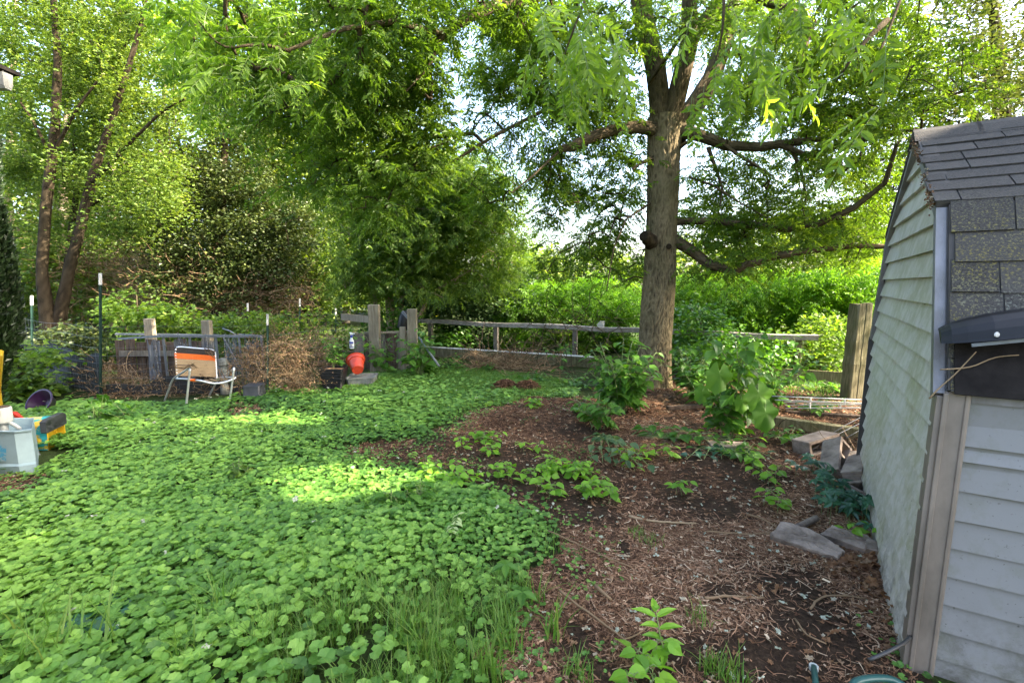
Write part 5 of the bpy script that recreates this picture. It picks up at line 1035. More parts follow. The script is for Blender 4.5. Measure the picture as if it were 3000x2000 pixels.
# ------------------------------------------------------------------ ground cover
rng = np.random.default_rng(31)
LAWN_FAR = [tuple(G(*p)[:2]) for p in [(-900, 1215), (-200, 1185), (60, 1190), (240, 1180), (470, 1185), (720, 1172), (830, 1150), (920, 1128), (1010, 1110), (1130, 1092), (1300, 1085), (1480, 1088), (1640, 1110), (1700, 1150), (1640, 1300), (1700, 2600), (-3000, 2600)]]
def scatter(dens, y0, y1, cond, xm=1.15):
    A = (y1 - y0) * (y1 + y0) / 2 * 2 * xm; n = int(A * dens); y = np.sqrt(rng.uniform(y0 * y0, y1 * y1, n)); x = rng.uniform(-xm, xm, n) * y
    k = cond(x, y); return x[k], y[k]
def blocked(x, y):      # footprints of things standing in the ivy
    b = (x > x1 - .75) & (x < x1) & (y > yb) & (y < yb + .5) | ((x < hx + .1) & (y < 3.3))
    return b
def ivyc(x, y): return inpoly(x, y, LAWN_FAR) & ~mulch(x, y) & ~blocked(x, y)
def sparse(x, y, lo=.0):      # thin, ragged cover outside the main patch edge
    return vnoise(x, y, 2.2, 8)
iv = MB()
def edge(x, y):
    e = np.zeros(len(x))
    for r_ in (.1, .22, .36):
        for k in range(6): e += ~mulch(x + r_ * math.cos(k * 1.05 + r_), y + r_ * math.sin(k * 1.05 + r_))
    return np.clip(e / 18, 0, 1)
def ivy(x, y, T, smin, smax, hmax):
    n = len(x); s = rng.uniform(smin, smax, n) * (.75 + .5 * vnoise(x, y, 1.7, 21)); hm = (.35 + .8 * vnoise(x, y, 1.1, 12)); ed = edge(x, y); s = s * (.6 + .4 * ed); z = hgt(x, y) + .012 + rng.uniform(.1, 1, n) ** .8 * hmax * hm * (.15 + .85 * ed)
    up = nrm(UP * 1.0 + rng.normal(0, .24, (n, 3)) + np.array((0, -.22, 0))); d = rdir(n, -.1, .1)
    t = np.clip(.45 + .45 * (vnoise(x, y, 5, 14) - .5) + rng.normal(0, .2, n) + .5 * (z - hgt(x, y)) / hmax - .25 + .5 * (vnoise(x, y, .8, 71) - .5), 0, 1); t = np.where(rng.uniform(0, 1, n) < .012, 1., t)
    leaves(iv, np.stack([x, y, z], -1), d, up, s, s, t, T)
def grassy(x, y):      # where grass thins the ivy
    g1 = np.exp(-(((x + .45) / .85) ** 2 + ((y - 1.9) / .6) ** 2)) * 1.5; g2 = np.exp(-(((x + .3) / 2.1) ** 2 + ((y - 7.7) / 1.5) ** 2)) * 1.5
    return np.clip(g1 + g2 + (vnoise(x, y, 1.5, 9) - .62) * .9, 0, 1)
def ivyk(x, y):
    k = ivyc(x, y) & (rng.uniform(0, 1, len(x)) > grassy(x, y) * .8); j = np.where(k)[0]; k[j] &= rng.uniform(0, 1, len(j)) < .12 + 1.1 * edge(x[j], y[j]) ** 1.3; return k
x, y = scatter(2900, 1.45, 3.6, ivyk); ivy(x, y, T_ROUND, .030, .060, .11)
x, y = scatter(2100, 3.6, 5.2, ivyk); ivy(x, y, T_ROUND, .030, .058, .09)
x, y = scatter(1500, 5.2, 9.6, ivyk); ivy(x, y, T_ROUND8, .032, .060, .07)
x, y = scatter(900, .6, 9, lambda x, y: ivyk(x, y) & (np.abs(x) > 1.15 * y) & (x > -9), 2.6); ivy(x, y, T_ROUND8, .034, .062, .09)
# other small weeds and yellowed leaves mixed in
x, y = scatter(7, 1.5, 7, ivyk); n0 = len(x)
for k in range(7):
    a = rng.uniform(0, 6.28, n0); z = hgt(x, y) + rng.uniform(.07, .12, n0); s = rng.uniform(.04, .075, n0)
    leaves(iv, np.stack([x, y, z], -1), np.stack([np.cos(a), np.sin(a), rng.uniform(-.2, .35, n0)], -1), nrm(UP + rng.normal(0, .3, (n0, 3))), s, s * .5, rng.uniform(.3, 1, n0), T_OVATE)
# stragglers creeping over the soil
x, y = scatter(420, 1.5, 7, lambda x, y: mulch(x, y) & (vnoise(x, y, 2.1, 33) + .35 * vnoise(x, y, 7, 34) - .16 * np.maximum(0, x - .1) > .86)); ivy(x, y, T_ROUND, .022, .04, .03)
x, y = scatter(1500, 1.45, 8.5, lambda x, y: mulch(x, y)); e = edge(x, y); k = (rng.uniform(0, 1, len(x)) < np.clip(e * 1.5, 0, .8)) & (vnoise(x, y, 5, 61) > .4); ivy(x[k], y[k], T_ROUND, .022, .045, .045)
tag(iv.build('ground_ivy', M['ivy']), 'dense carpet of round scalloped ground ivy covering the left of the yard', 'ground cover', kind='stuff')
# grass
gb = MB()
def blades(x, y, h, w, lean=.5, tint=None, m=4):
    n = len(x); a = rng.uniform(0, 2 * math.pi, n); h = h * rng.uniform(.5, 1.3, n); w = w * rng.uniform(.7, 1.3, n); ln = rng.uniform(.15, 1, n) * lean
    d = np.stack([np.cos(a), np.sin(a), 0 * a], -1); s = np.stack([-np.sin(a), np.cos(a), 0 * a], -1); b = np.stack([x, y, hgt(x, y)], -1); V = []
    for i in range(m + 1):
        f = i / m; c_ = b + d * (ln * h * f ** 2)[:, None] + UP * (h * (f - .35 * ln * f ** 2))[:, None]; ww = (w * (1 - f ** 1.6) / 2 + .0002)[:, None]; V += [c_ - s * ww, c_ + s * ww]
    V = np.stack(V, 1); k = 2 * (m + 1); q = np.array([(2 * i, 2 * i + 1, 2 * i + 3, 2 * i + 2) for i in range(m)])[None] + (np.arange(n) * k)[:, None, None]
    t = rng.uniform(0, 1, n) if tint is None else np.clip(tint + rng.normal(0, .15, n), 0, 1); gb.add(V.reshape(-1, 3), quad=q.reshape(-1, 4), tint=np.repeat(t, k))
x, y = scatter(6000, 1.45, 3.2, lambda x, y: ivyc(x, y) & (vnoise(x, y, 7, 51) > .52) & (rng.uniform(0, 1, len(x)) < grassy(x, y) ** 1.3 * .9 + .02)); blades(x, y, .14, .0042, .9, .62)
x, y = scatter(9000, 5.4, 9.4, lambda x, y: inpoly(x, y, LAWN_FAR) & ~mulch(x, y) & (rng.uniform(0, 1, len(x)) < grassy(x, y) ** 1.2)); blades(x, y, .07, .006, .6, .6, 3)
for px, py, n, h in ((1180, 1900, 70, .28), (1250, 1960, 60, .26), (640, 1830, 40, .3), (1000, 1850, 60, .25), (900, 1700, 40, .22), (200, 1950, 14, .34), (330, 1930, 10, .34), (100, 1900, 10, .34), (60, 1990, 40, .3), (1560, 1760, 26, .2), (1620, 1850, 20, .2), (1480, 1900, 60, .2), (1700, 1970, 40, .12), (2090, 1960, 60, .1), (2150, 1990, 60, .1), (1900, 1590, 40, .06), (1870, 1570, 40, .06), (1340, 1770, 50, .2), (1290, 1820, 60, .2), (770, 1930, 40, .25), (1420, 1980, 60, .22), (2050, 1830, 22, .11), (1100, 1780, 50, .22), (560, 1960, 30, .28)):
    q = G(px, py); blades(q[0] + rng.normal(0, .035, n), q[1] + rng.normal(0, .035, n), h, .0055 if n > 20 else .011, .9, .6)
for px, py in ((2280, 1130), (2400, 1145), (2330, 1100)): q = G(px, py); blades(q[0] + rng.normal(0, .5, 500), q[1] + rng.normal(0, .3, 500), .12, .006, .7, .4, 3)
tag(gb.build('grass', M['grass']), 'grass blades growing through the ivy and on the far lawn', 'grass', kind='stuff')
# shredded mulch, dead leaves
def soilk(x, y): return (mulch(x, y) | ((x > 1.2) & (y < 7.4))) & ~inshed(np.stack([x, y, 0 * x], -1), .0)
lt = MB()
def slivers(x, y, L, w, curl=.3):
    n = len(x); a = rng.uniform(0, math.pi * 2, n); L = L * rng.lognormal(0, .45, n); w = w * rng.uniform(.5, 1.5, n); d = np.stack([np.cos(a), np.sin(a), rng.normal(0, .16, n)], -1); s = nrm(np.stack([-np.sin(a), np.cos(a), rng.normal(0, .5, n)], -1))
    b = np.stack([x, y, hgt(x, y) + rng.uniform(.003, .02, n)], -1); cv = rng.normal(0, curl, n); V = []
    for f in (0, .33, .67, 1): c_ = b + d * (L * (f - .5))[:, None] + np.stack([-np.sin(a), np.cos(a), .25 + 0 * a], -1) * (cv * L * f * (1 - f) * 2)[:, None]; V += [c_ - s * (w / 2)[:, None], c_ + s * (w / 2)[:, None]]
    V = np.stack(V, 1); q = np.array([(2 * i, 2 * i + 1, 2 * i + 3, 2 * i + 2) for i in range(3)])[None] + (np.arange(n) * 8)[:, None, None]
    base = vnoise(x, y, 1.3, 40); t = np.clip(.35 + .4 * (base - .5) + rng.normal(0, .24, n), 0, 1); lt.add(V.reshape(-1, 3), quad=q.reshape(-1, 4), tint=np.repeat(t, 8))
def dk(x, y, hi=1.): return rng.uniform(0, 1, len(x)) < mulchness(x, y) * hi
x, y = scatter(15000, 1.4, 3.2, lambda x, y: soilk(x, y) & dk(x, y)); slivers(x, y, .035, .0028)
x, y = scatter(6000, 3.2, 5.2, lambda x, y: soilk(x, y) & dk(x, y)); slivers(x, y, .04, .004)
x, y = scatter(2400, 5.2, 8.0, lambda x, y: soilk(x, y) & dk(x, y)); slivers(x, y, .05, .006)
x, y = scatter(2600, 1.4, 3.6, lambda x, y: soilk(x, y) & dk(x, y)); slivers(x, y, .02, .008, .1)
x, y = scatter(900, 3.6, 6.5, lambda x, y: soilk(x, y) & dk(x, y)); slivers(x, y, .025, .010, .1)
tag(lt.build('mulch', M['litter']), 'red brown shredded wood mulch and fibres strewn on the dark soil', 'mulch', kind='stuff')
dl = MB()
def dead(x, y, s0, s1, T=T_LOBE, tl=0., th_=1.):
    n = len(x); s = rng.uniform(s0, s1, n); leaves(dl, np.stack([x, y, hgt(x, y) + rng.uniform(.008, .03, n)], -1), rdir(n, -.2, .3), nrm(UP + rng.normal(0, .4, (n, 3))), s, s * rng.uniform(.4, .9, n), rng.uniform(tl, th_, n), T)
x, y = scatter(130, 1.4, 5, soilk); dead(x, y, .015, .045)
x, y = scatter(60, 5, 8, soilk); dead(x, y, .03, .06)
for px, py, n in ((2560, 1660, 26), (2600, 1720, 24), (2620, 1790, 16), (2640, 1850, 12), (2500, 1660, 14), (2250, 1740, 3), (2440, 1880, 3)): q = G(px, py); dead(q[0] + rng.normal(0, .06, n), q[1] + rng.normal(0, .06, n), .05, .11, T_LOBE, .1, .6)
tag(dl.build('dead_leaves', M['deadleaf']), 'brown dead leaves scattered on the soil and banked along the shed', 'dead leaves', kind='stuff')
dl = MB(); x, y = scatter(26, 1.4, 5, soilk); dead(x, y, .015, .045, T_LOBE); x, y = scatter(2.5, 1.8, 7, ivyc); dead(x, y, .03, .06)
if len(x): dl.v[-1][:, 2] += .09
tag(dl.build('pale_leaf_scraps', M['paleleaf']), 'whitish green leaf scraps lying pale side up', 'leaf scraps', kind='stuff')
# sticks
SG = 'fallen sticks on the soil'
for i, (pp, r, lab) in enumerate((
        ([(1640, 1730), (1720, 1790), (1790, 1840), (1880, 1915)], .006, 'long straight brown stick running through the bottom of the mulch'),
        ([(1745, 1715), (1790, 1755)], .011, 'short thick pale stick end near the tall bright seedling'),
        ([(1815, 1880), (1870, 1860), (1905, 1825)], .004, 'curved thin stick touching the tall bright seedling'),
        ([(1840, 1510), (1900, 1524), (1960, 1530), (2040, 1532)], .008, 'pale stick lying level in the middle of the soil'),
        ([(2065, 1752), (2130, 1742), (2200, 1750), (2240, 1748)], .008, 'light brown bowed stick on the lower mulch'),
        ([(2190, 1505), (2240, 1520), (2280, 1545)], .006, 'bent stick left of the pointed slab'),
        ([(2070, 1555), (2150, 1562), (2210, 1565), (2290, 1553)], .005, 'thin dark stick pointing at the slab'),
        ([(1600, 1550), (1690, 1590), (1760, 1625), (1850, 1660)], .005, 'thin stick sloping out of the ivy edge'),
        ([(2375, 1780), (2400, 1748), (2450, 1740), (2540, 1752)], .006, 'arched dark stick near the shed base'),
        ([(2330, 1810), (2360, 1860), (2420, 1885)], .005, 'thin hooked stick at lower right of the soil'),
        ([(1460, 1478), (1560, 1460)], .005, 'small pale stick on dark soil beside the ivy edge'),
        ([(1910, 1295), (1960, 1280), (2005, 1262)], .008, 'grey stick lying below the leafy bush at the trunk'),
        ([(1905, 1300), (1980, 1312), (2060, 1300)], .005, 'thin grey twig under the leafy bush'),
        ([(2470, 1240), (2500, 1300), (2530, 1360)], .010, 'brown branch propped behind the tilted block'))):
    P3 = [G(a, b, .02) for a, b in pp]
    if i == 13: P3 = [P(2465, 1250, 4.9), P(2500, 1310, 4.6), P(2532, 1365, 4.3)]
    p, q = smooth_path(P3, [r] * len(P3), .03); p += np.random.default_rng(i).normal(0, .0015, p.shape); c = MB(); c.tube(p, np.linspace(r, r * .6, len(p)), 7, .6 if i != 3 else .95); tag(c.build('stick', M['dryvine'], smooth=True), lab, 'stick', SG)
# dry vine tangle and brush pile
def tangle(spec, nm, lab, cat, n, Lr, rad, mat='dryvine', sd=1, vert=.5):
    r = np.random.default_rng(sd); c = MB()
    for _ in range(n):
        px, py, rx, ry, y0, y1 = spec[r.integers(len(spec))]; a = r.uniform(0, 6.28); q = math.sqrt(r.uniform(0, 1)); p0 = P(px + rx * q * math.cos(a), py + ry * q * math.sin(a), r.uniform(y0, y1)); d = nrm(np.array((r.normal(0, 1), r.normal(0, .6), r.normal(0, 1) * vert + (vert > .8) * .6))); L = Lr * r.uniform(.4, 1.3); m = 6; p = [p0]
        for k in range(m): d = nrm(d + r.normal(0, .35, 3)); p.append(p[-1] + d * L / m)
        p = np.array(p); p[:, 2] = np.maximum(p[:, 2], .02); c.tube(p, rad * r.uniform(.6, 1.5), 3, r.uniform(0, 1), False)
        if mat == 'dryvine' and rad < .003:
            o = p[1:] + r.normal(0, .015, (m, 3)); leaves(c, o, rdir(m, r=r), rdir(m, r=r), .03, .016, r.uniform(0, 1, m))
    return tag(c.build(nm, M[mat]), lab, cat, kind='stuff')
tangle([(855, 1070, 70, 70, 6.95, 7.5), (830, 1030, 50, 50, 6.95, 7.3), (940, 1030, 50, 60, 7.7, 8.2), (850, 1120, 70, 30, 6.9, 7.4)], 'dry_vines', 'tan dry vine tangle on the fence between the black pots', 'dry vine', 700, .5, .0018, sd=1)
tangle([(400, 1150, 110, 26, 6.75, 7.1), (600, 1140, 160, 30, 6.8, 7.2), (330, 1120, 60, 50, 6.8, 7.2), (740, 1070, 30, 70, 6.9, 7.2)], 'dry_vines', 'brown dead stalks along the foot of the garden fence', 'dry vine', 700, .4, .0026, sd=2)
tangle([(1480, 1060, 70, 30, 8.6, 9.4), (1530, 1075, 80, 22, 8.4, 9.2), (1420, 1070, 40, 20, 8.8, 9.3)], 'brush_pile', 'heap of thin dead branches in front of the rail fence', 'brush pile', 260, .8, .005, sd=3, vert=.35)
tangle([(1600, 970, 60, 60, 8.7, 9.4), (1750, 950, 60, 60, 8.9, 9.5), (1700, 1030, 80, 30, 8.3, 9), (1640, 1090, 60, 20, 7.9, 8.6)], 'dead_branches', 'bare dead branches tangled on the rail left of the walnut trunk', 'branches', 70, 1.0, .005, 'limb', 4, .6)
tangle([(580, 830, 240, 80, 12, 13.8), (760, 860, 160, 60, 12, 13.5)], 'dead_branches', 'reddish brown dead lower twigs under the dark dense tree', 'branches', 1400, .9, .0045, 'dryvine', 6, .5)
tangle([(300, 780, 160, 140, 14.5, 17), (480, 850, 120, 100, 14.5, 16)], 'dead_branches', 'sunlit reddish dead branches deep in the wood at left', 'branches', 1300, 1.3, .006, 'dryvine', 9, .8)
tangle([(2200, 1260, 120, 30, 5.0, 5.6), (2480, 1330, 50, 50, 4.4, 4.9), (1950, 1185, 60, 20, 6.2, 7)], 'dead_twigs', 'dead twigs scattered under the big leaved weed and by the blocks', 'twigs', 60, .5, .004, 'limb', 5, .15)
rng = np.random.default_rng(77)
md = MB(); q = G(1480, 1142); q2 = G(1545, 1145); n = 1400
for qq in (q, q2):
    a = rng.uniform(0, 6.28, n); r = rng.uniform(0, 1, n) ** .5; o = np.stack([qq[0] + .2 * r * np.cos(a), qq[1] + .14 * r * np.sin(a), .14 * (1 - r ** 2) + rng.uniform(0, .02, n)], -1); leaves(md, o, rdir(n, -.3, .3), rdir(n, .3, 1), .06, .02, rng.uniform(0, .6, n))
tag(md.build('litter_heap', M['litter']), 'small heap of brown litter on the far lawn', 'heap', kind='stuff')

# ------------------------------------------------------------------ single plants
def plant(name, label, cat, base, stems, mat, leaf, per, T=T_OVATE, aspect=.55, stemr=.006, group=None, seed=0, droop=.25, smat='stem', pet=.5):
    """stems: list of 3D polylines; leaves alternate along each on short stalks"""
    r = np.random.default_rng(seed); root = thing(name, label, cat, (base[0], base[1], 0), group); sm = MB(); lm = MB()
    for st in stems:
        st = np.array(st, float); d = np.r_[0, np.cumsum(np.linalg.norm(np.diff(st, axis=0), axis=1))]; s = np.linspace(0, d[-1], 10); p = np.stack([np.interp(s, d, st[:, c]) for c in range(3)], -1); p[1:-1] = (p[:-2] + 2 * p[1:-1] + p[2:]) / 4
        sm.tube(p, np.linspace(stemr, stemr * .35, 10), 6, .5)
        for k in range(per):
            f = .18 + .82 * (k + .5) / per if per > 2 else (k + 1) / per; i = min(int(f * 9), 8); q = p[i] + (p[i + 1] - p[i]) * (f * 9 - i); a = k * 2.4 + r.uniform(-.4, .4); sz = leaf * r.uniform(.65, 1.2) * (1.15 - .45 * f)
            dr = np.array((math.cos(a), math.sin(a), r.uniform(-.05, .45))); e = q + dr * sz * pet; sm.tube([q, (q + e) / 2 + (0, 0, .01), e], [.0022, .0018, .0014], 4, .5, False)
            ld = np.array((math.cos(a), math.sin(a), -droop + r.normal(0, .15))); leaves(lm, e[None], ld[None], nrm(UP + r.normal(0, .28, 3))[None], sz, sz * aspect * 1.3, np.clip(r.normal(.5, .25), 0, 1), T)
    sm.build('stem', M[smat], root, smooth=True); lm.build('leaves', M[mat], root, smooth=False); return root
def fan(base, n, h, sp, r, lean=(0, 0)):
    out = []
    for i in range(n):
        a = r.uniform(0, 6.28); q = r.uniform(.2, 1) * sp; hh = h * r.uniform(.6, 1.1) * (1 - .25 * q / max(sp, 1e-3)); b = np.array((base[0] + r.normal(0, .03), base[1] + r.normal(0, .03), 0)); e = b + (q * math.cos(a) + lean[0], q * math.sin(a) + lean[1], hh)
        out.append([b, b * .5 + e * .5 + (-.12 * q * math.cos(a), -.12 * q * math.sin(a), .08 * hh), e])
    return out
r = np.random.default_rng(12)
b = G(1815, 1215); plant('pokeweed', 'tall leafy green bush standing just in front of the walnut trunk', 'plant', b, fan(b, 34, .95, .52, r, (.0, 0)), 'weed', .16, 14, seed=1, stemr=.009)
b = G(1765, 1310); plant('leafy_vine', 'pale grey green leafy shoots sprawling below the tall bush', 'plant', b, [[b, b + (.02, 0, .12), b + (-.12 + .05 * i, -.22 - .04 * i, .18), b + (-.2 + .1 * i, -.5 - .05 * i, .05)] for i in range(6)], 'bluegreen', .10, 12, seed=2)
b = G(1960, 1290); plant('leafy_vine', 'low green shoots running right from the tall bush over the soil', 'plant', b, [[b + (-.4, .1, 0), b + (-.2 + .2 * i, .1 - .1 * i, .14), b + (.1 * i, -.05 * i, .16), b + (.15 + .1 * i, -.1 * i, .03)] for i in range(6)], 'weed', .12, 9, seed=3)
b = G(1720, 1225); plant('weed', 'low leafy weed at the left foot of the tall bush', 'plant', b, fan(b, 7, .25, .2, r), 'weed', .11, 7, seed=4)
b = G(2145, 1285); st = [[b, b + (.02, 0, .4), b + (.05, .05, .8), b + (.02, .1, 1.02)]] + [[b + (.02, 0, .15 + .08 * i), b + (.14 * math.cos(i * 2.2), .14 * math.sin(i * 2.2), .35 + .08 * i), b + (.3 * math.cos(i * 2.2), .25 * math.sin(i * 2.2), .40 + .09 * i)] for i in range(9)]
plant('sunflower_weed', 'tall big leaved weed with hanging leaves standing between trunk and shed', 'plant', b, st, 'weed', .17, 11, T_OVATE, .62, .010, seed=5, droop=.6)
lm = MB(); rt = [o for o in bpy.data.objects if o.name == 'sunflower_weed'][0]
for px, py, Yd, s, dx in ((2110, 1085, 4.55, .26, -.15), (2215, 1140, 4.5, .28, .2), (2238, 1195, 4.45, .26, .1), (2170, 1175, 4.6, .16, .1), (2060, 1150, 4.7, .16, -.2)):
    leaves(lm, P(px, py - 18, Yd)[None], np.array([(dx, -.25, -1.)]), np.array([(.1, -1, .35)]), s, s * .95, r.uniform(.3, .8), T_BIG)
lm.build('large_leaves', M['weed'], rt, smooth=True)
b = G(2050, 1190); plant('weed', 'broad leaved weed at the right foot of the walnut trunk', 'plant', b, fan(b, 9, .42, .34, r), 'weed', .17, 7, seed=6)
b = G(2330, 1180); plant('weed', 'leafy branch weed hanging over the left of the wire rack', 'plant', b, [[b, b + (.05, 0, .5), b + (-.1 + .12 * i, -.05 * i, .95 - .1 * i)] for i in range(5)], 'weed', .15, 9, seed=7)
b = G(2060, 1340); plant('creeper', 'dark green creeper leaves on the soil below the big leaved weed', 'plant', b, [[b + (.0, .2, 0), b + (.1 * i, .1, .06), b + (.16 * i - .2, -.12, .03)] for i in range(6)], 'creeper', .10, 7, seed=8)
b = G(2150, 1345); plant('weed', 'low five leaved weed in front of the flat paver', 'plant', b, fan(b, 5, .17, .17, r), 'weed', .11, 6, seed=9)
# five-leaved creeper by the blocks
root = thing('virginia_creeper', 'dark blue green five leaved creeper climbing over the concrete pieces', 'plant', G(2440, 1510)); lm = MB(); sm = MB()
for px, py, n in ((2330, 1395, 5), (2370, 1400, 6), (2400, 1440, 5), (2420, 1460, 7), (2450, 1480, 9), (2400, 1480, 6), (2470, 1500, 9), (2440, 1520, 9), (2500, 1500, 7), (2530, 1515, 6), (2550, 1540, 7), (2490, 1540, 8), (2430, 1430, 3), (2560, 1560, 4), (2460, 1455, 5)):
    for _ in range(max(2, n // 2)):
        q = G(px + r.normal(0, 18), py + r.normal(0, 14)) + (0, 0, r.uniform(.08, .2)); a0 = r.uniform(0, 6.28); upn = nrm(UP + r.normal(0, .3, 3) + (0, -.3, 0)); sm.tube([q * (1, 1, 0), q], [.002, .0015], 4, .5, False)
        e1 = nrm(np.cross(upn, (math.cos(a0), math.sin(a0), 0))); e2 = np.cross(upn, e1)
        for k in range(5):
            a = (k - 2) * .95; dd = e1 * math.cos(a) + e2 * math.sin(a) - upn * .15; leaves(lm, q[None], dd[None], upn[None], .075 * r.uniform(.8, 1.15), .036, r.uniform(0, 1), T_OVATE)
sm.build('stem', M['stem'], root); lm.build('leaves', M['creeper'], root)
for i, (px, py, lab) in enumerate(((1480, 1705, 'five leaved creeper sprig at the right edge of the ivy'), (1530, 1790, 'five leaved creeper sprig hanging over the mulch edge'), (330, 1810, 'dark blue green creeper sprig in the lower left ivy'), (260, 1870, 'dark creeper sprig near the lower left corner'), (90, 1745, 'bright five leaved sprig at the left of the ivy'))):
    root = thing('creeper_sprig', lab, 'plant', G(px, py), 'creeper sprigs'); lm = MB()
    for j in range(3 if i in (2, 3) else 1):
        q = G(px + j * 40 - 20 * (i in (2, 3)), py + j * 12) + (0, 0, .10); a0 = r.uniform(0, 6.28)
        for k in range(5): a = a0 + k * 1.26; leaves(lm, q[None], np.array([(math.cos(a), math.sin(a), -.15)]), np.array([(.0, -.2, 1.)]), .085, .045, r.uniform(.2, .8), T_OVATE)
    sm = MB(); sm.tube([q * (1, 1, 0), q], [.002, .0015], 4); sm.build('stem', M['stem'], root); lm.build('leaves', M['weed' if i in (0, 1, 4) else 'creeper'], root)
# bright seedlings
SGp = 'bright seedlings on the bare soil'
seeds = [(1410, 1300, 5, 'bright seedling clump at the upper left of the soil patch'), (1440, 1345, 3, 'bright seedling below the upper left clump'), (1560, 1335, 2, 'lone bright seedling in the centre of the dark soil'), (1340, 1320, 2, 'small bright seedling by the ivy tongue'), (1500, 1400, 7, 'wide bright seedling clump left of centre on the dark soil'), (1610, 1390, 9, 'largest bright seedling clump on the dark soil'), (1690, 1400, 7, 'bright seedling clump at the right of the dark soil'),
         (1740, 1465, 5, 'bright seedling group at the lower right of the dark soil'), (1640, 1460, 3, 'small bright seedling under the largest clump'), (1790, 1440, 2, 'tiny bright seedling right of the clumps'), (1340, 1430, 6, 'bright seedlings at the tip of the ivy edge'), (1260, 1390, 5, 'bright seedlings beside the sunlit ivy streak'), (1900, 1345, 3, 'bright seedling below the grey green shoots'), (1950, 1340, 2, 'bright seedling on soil right of the grey green shoots'), (1830, 1365, 2, 'bright seedling left of the small pair'),
         (2015, 1445, 2, 'tiny bright seedling in the middle of the mulch'), (2250, 1490, 3, 'tiny bright seedling left of the creeper'), (2190, 1370, 4, 'leafy seedling under the big leaved weed'), (2240, 1410, 3, 'leafy seedling left of the concrete pile'), (1890, 1985, 4, 'bright seedling clump at the bottom edge'), (2525, 1570, 3, 'bright seedling between the slab and the shed'), (1560, 1200, 5, 'seedling clump on the soil behind the dark patch'), (1620, 1880, 0, '')]
for i, (px, py, n, lab) in enumerate(seeds):
    if not n: continue
    b = G(px, py); sts = [[b + (r.normal(0, .075), r.normal(0, .06), 0)] for _ in range(n)]; sts = [[s[0], s[0] + (r.normal(0, .02), r.normal(0, .02), .09), s[0] + (r.normal(0, .04), r.normal(0, .04), .13)] for s in sts]
    plant('seedling', lab, 'seedling', b, sts, 'seedling', .085, 6, T_OVATE, .62, .002, SGp, 200 + i, .2, pet=.35)
# tall bright weed in the foreground
b = G(1955, 1935); st = [[b, b + (-.02, .02, .10), b + (-.06, .03, .25)]]
root = thing('milkweed', 'bright yellow green upright weed with strap leaves at the bottom of the mulch', 'plant', b); sm = MB(); sm.tube([b, b + (-.03, .01, .10), b + (-.05, .02, .22)], [.004, .0035, .002], 6); sm.build('stem', M['stem'], root); lm = MB()
for k, (h, a, s) in enumerate(((.21, 1.5, .07), (.19, 2.9, .11), (.19, .3, .10), (.15, 3.5, .09), (.14, -.3, .10), (.10, 3.3, .09), (.08, .1, .10), (.06, 3.8, .08), (.07, -.7, .09), (.04, 4.4, .08), (.22, 1.2, .06))):
    q = b + (-.05 * h / .2, .02 * h / .2, h); leaves(lm, q[None], np.array([(math.cos(a), math.sin(a) * .7, .35 if k < 6 else -.05)]), np.array([(0, -.3, 1.)]), s, .032, .4 + .5 * (k < 5), T_OVATE)
lm.build('leaves', M['seedling'], root)
# fallen walnut frond, ivy plants
root = thing('walnut_frond', 'fallen pale green compound leaf lying on the ivy', 'leaf', G(1330, 1600) + (0, 0, .1)); lm = MB(); rm = MB(); o = G(1345, 1560) + (0, .06, .125)
pinnate(lm, o[None], np.array([(-.05, -.5, -.0)]), .26, 6, .12, .34, .26, T_LANCE, .9, rm); lm.build('leaflets', leafmat('pale leaf underside', [(.22, .32, .10), (.34, .42, .18)], .2), root); rm.build('stalk', M['stem'], root)
for i, (px, py, n, lab, lf) in enumerate(((1210, 1480, 6, 'leafy green weed standing in the ivy just below the sunlit streak', .11), (1150, 1500, 4, 'smaller broad leaved weed beside the sunlit streak', .09), (1480, 1410, 0, '', 0), (290, 1235, 5, 'big leaved burdock in the ivy left of the chair', .26), (370, 1240, 4, 'big leaved burdock in the ivy nearest the chair', .2), (100, 1165, 6, 'shaded big leaved burdock behind the purple bowl', .24), (170, 1140, 5, 'shaded burdock below the weed cloth', .2), (1190, 1095, 0, '', 0), (700, 1410, 3, 'small oval leaved weed in the middle of the ivy', .08), (590, 1440, 0, '', 0))):
    if n: b = G(px, py); plant('burdock' if lf > .15 else 'weed', lab, 'plant', b, [[s[0], s[1], s[2]] for s in fan(b, n, .28 if lf > .15 else .2, .22 if lf > .15 else .08, r)], 'weed' if i < 5 else 'midleaf', lf, 2 if lf > .15 else 7, T_BIG if lf > .15 else T_OVATE, .6, .005, None, 300 + i, .15)
b = P(1232, 1085, 8.3) * (1, 1, 0); plant('leafy_vine', 'broad leaved vine climbing the right tall post', 'plant', b, fan(b, 12, 1.0, .35, r) + fan(b, 8, .6, .4, r), 'weed', .17, 8, seed=31)
b = P(1125, 1090, 8.4) * (1, 1, 0); plant('pokeweed', 'broad leaved weed growing across the left tall post', 'plant', b, fan(b, 9, .85, .3, r, (-.05, 0)), 'weed', .15, 8, seed=32)
b = ctr * (1, 1, 0); plant('potted_weed', 'leggy green weed growing out of the black ribbed planter', 'plant', b, [[b + (0, 0, H * .85), b + (.05 * math.cos(i), .05 * math.sin(i), H + .25), b + (.16 * math.cos(i * 1.7), .12 * math.sin(i * 1.7), H + .35 + .05 * (i % 4))] for i in range(9)], 'weed', .085, 12, seed=33)
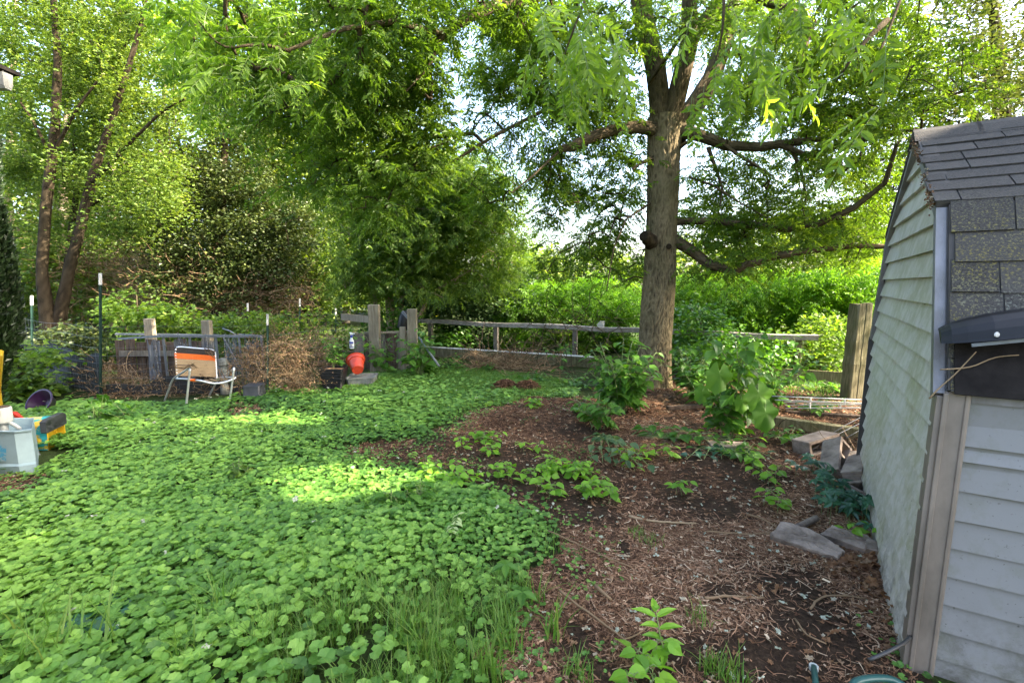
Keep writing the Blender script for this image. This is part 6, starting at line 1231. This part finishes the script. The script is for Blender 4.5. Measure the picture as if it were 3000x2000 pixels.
b = P(1010, 985, 8.1) * (1, 1, 0); plant('weed', 'yellow green weed above the spray bottle', 'plant', b, [[b, b + (.05, 0, .6), b + (-.1 + .09 * i, 0, .95 - .03 * i)] for i in range(6)], 'weed', .13, 7, seed=34)
b = G(1640, 1125); plant('sapling', 'thin reddish stemmed sapling left of the walnut trunk', 'plant', b, [[b, b + (0, 0, .4), b + (0, 0, .75)], [b + (0, 0, .35), b + (-.15, 0, .55), b + (-.3, 0, .6)], [b + (0, 0, .45), b + (.1, 0, .6), b + (.2, 0, .68)]], 'weed', .11, 9, seed=35, smat='dryvine')
b = G(2020, 1160); plant('pokeweed', 'leafy bush filling the space right of the walnut trunk', 'plant', b, fan(b, 22, .75, .5, r), 'weed', .15, 11, seed=51, stemr=.007)
b = G(2250, 1200); plant('pokeweed', 'leafy bush behind the hanging leaves of the big leaved weed', 'plant', b, fan(b, 20, .7, .45, r), 'weed', .14, 11, seed=52, stemr=.007)
b = G(1750, 1260); plant('weed', 'leafy stems spilling forward from the bush at the walnut trunk', 'plant', b, fan(b, 12, .45, .4, r), 'weed', .13, 8, seed=53)
b = G(2130, 1290); plant('weed', 'leafy stems round the foot of the big leaved weed', 'plant', b, fan(b, 14, .6, .32, r), 'weed', .14, 9, seed=54)
for i, (px, py, n, h, lab) in enumerate(((1330, 1085, 10, .35, 'low leafy plants under the metal pole'), (1430, 1090, 8, .2, 'low plants in front of the brush heap'), (1570, 1120, 9, .2, 'low plants right of the litter heap'), (1690, 1140, 9, .25, 'low plants left of the walnut base'), (800, 1160, 5, .2, 'small plants at the foot of the dry vines'), (730, 1150, 5, .2, 'small plants behind the upturned pot'), (2380, 1215, 8, .2, 'low plants growing between the timbers'), (2300, 1290, 6, .15, 'low plants in front of the mossy timber'), (1660, 1060, 10, .45, 'leafy plants at the sapling'), (2440, 1150, 8, .2, 'low plants at the foot of the thick post'))):
    b = G(px, py); plant('weed', lab, 'plant', b, fan(b, n, h, .35, r), 'weed', .10, 7, seed=400 + i, group='low weeds round the yard')
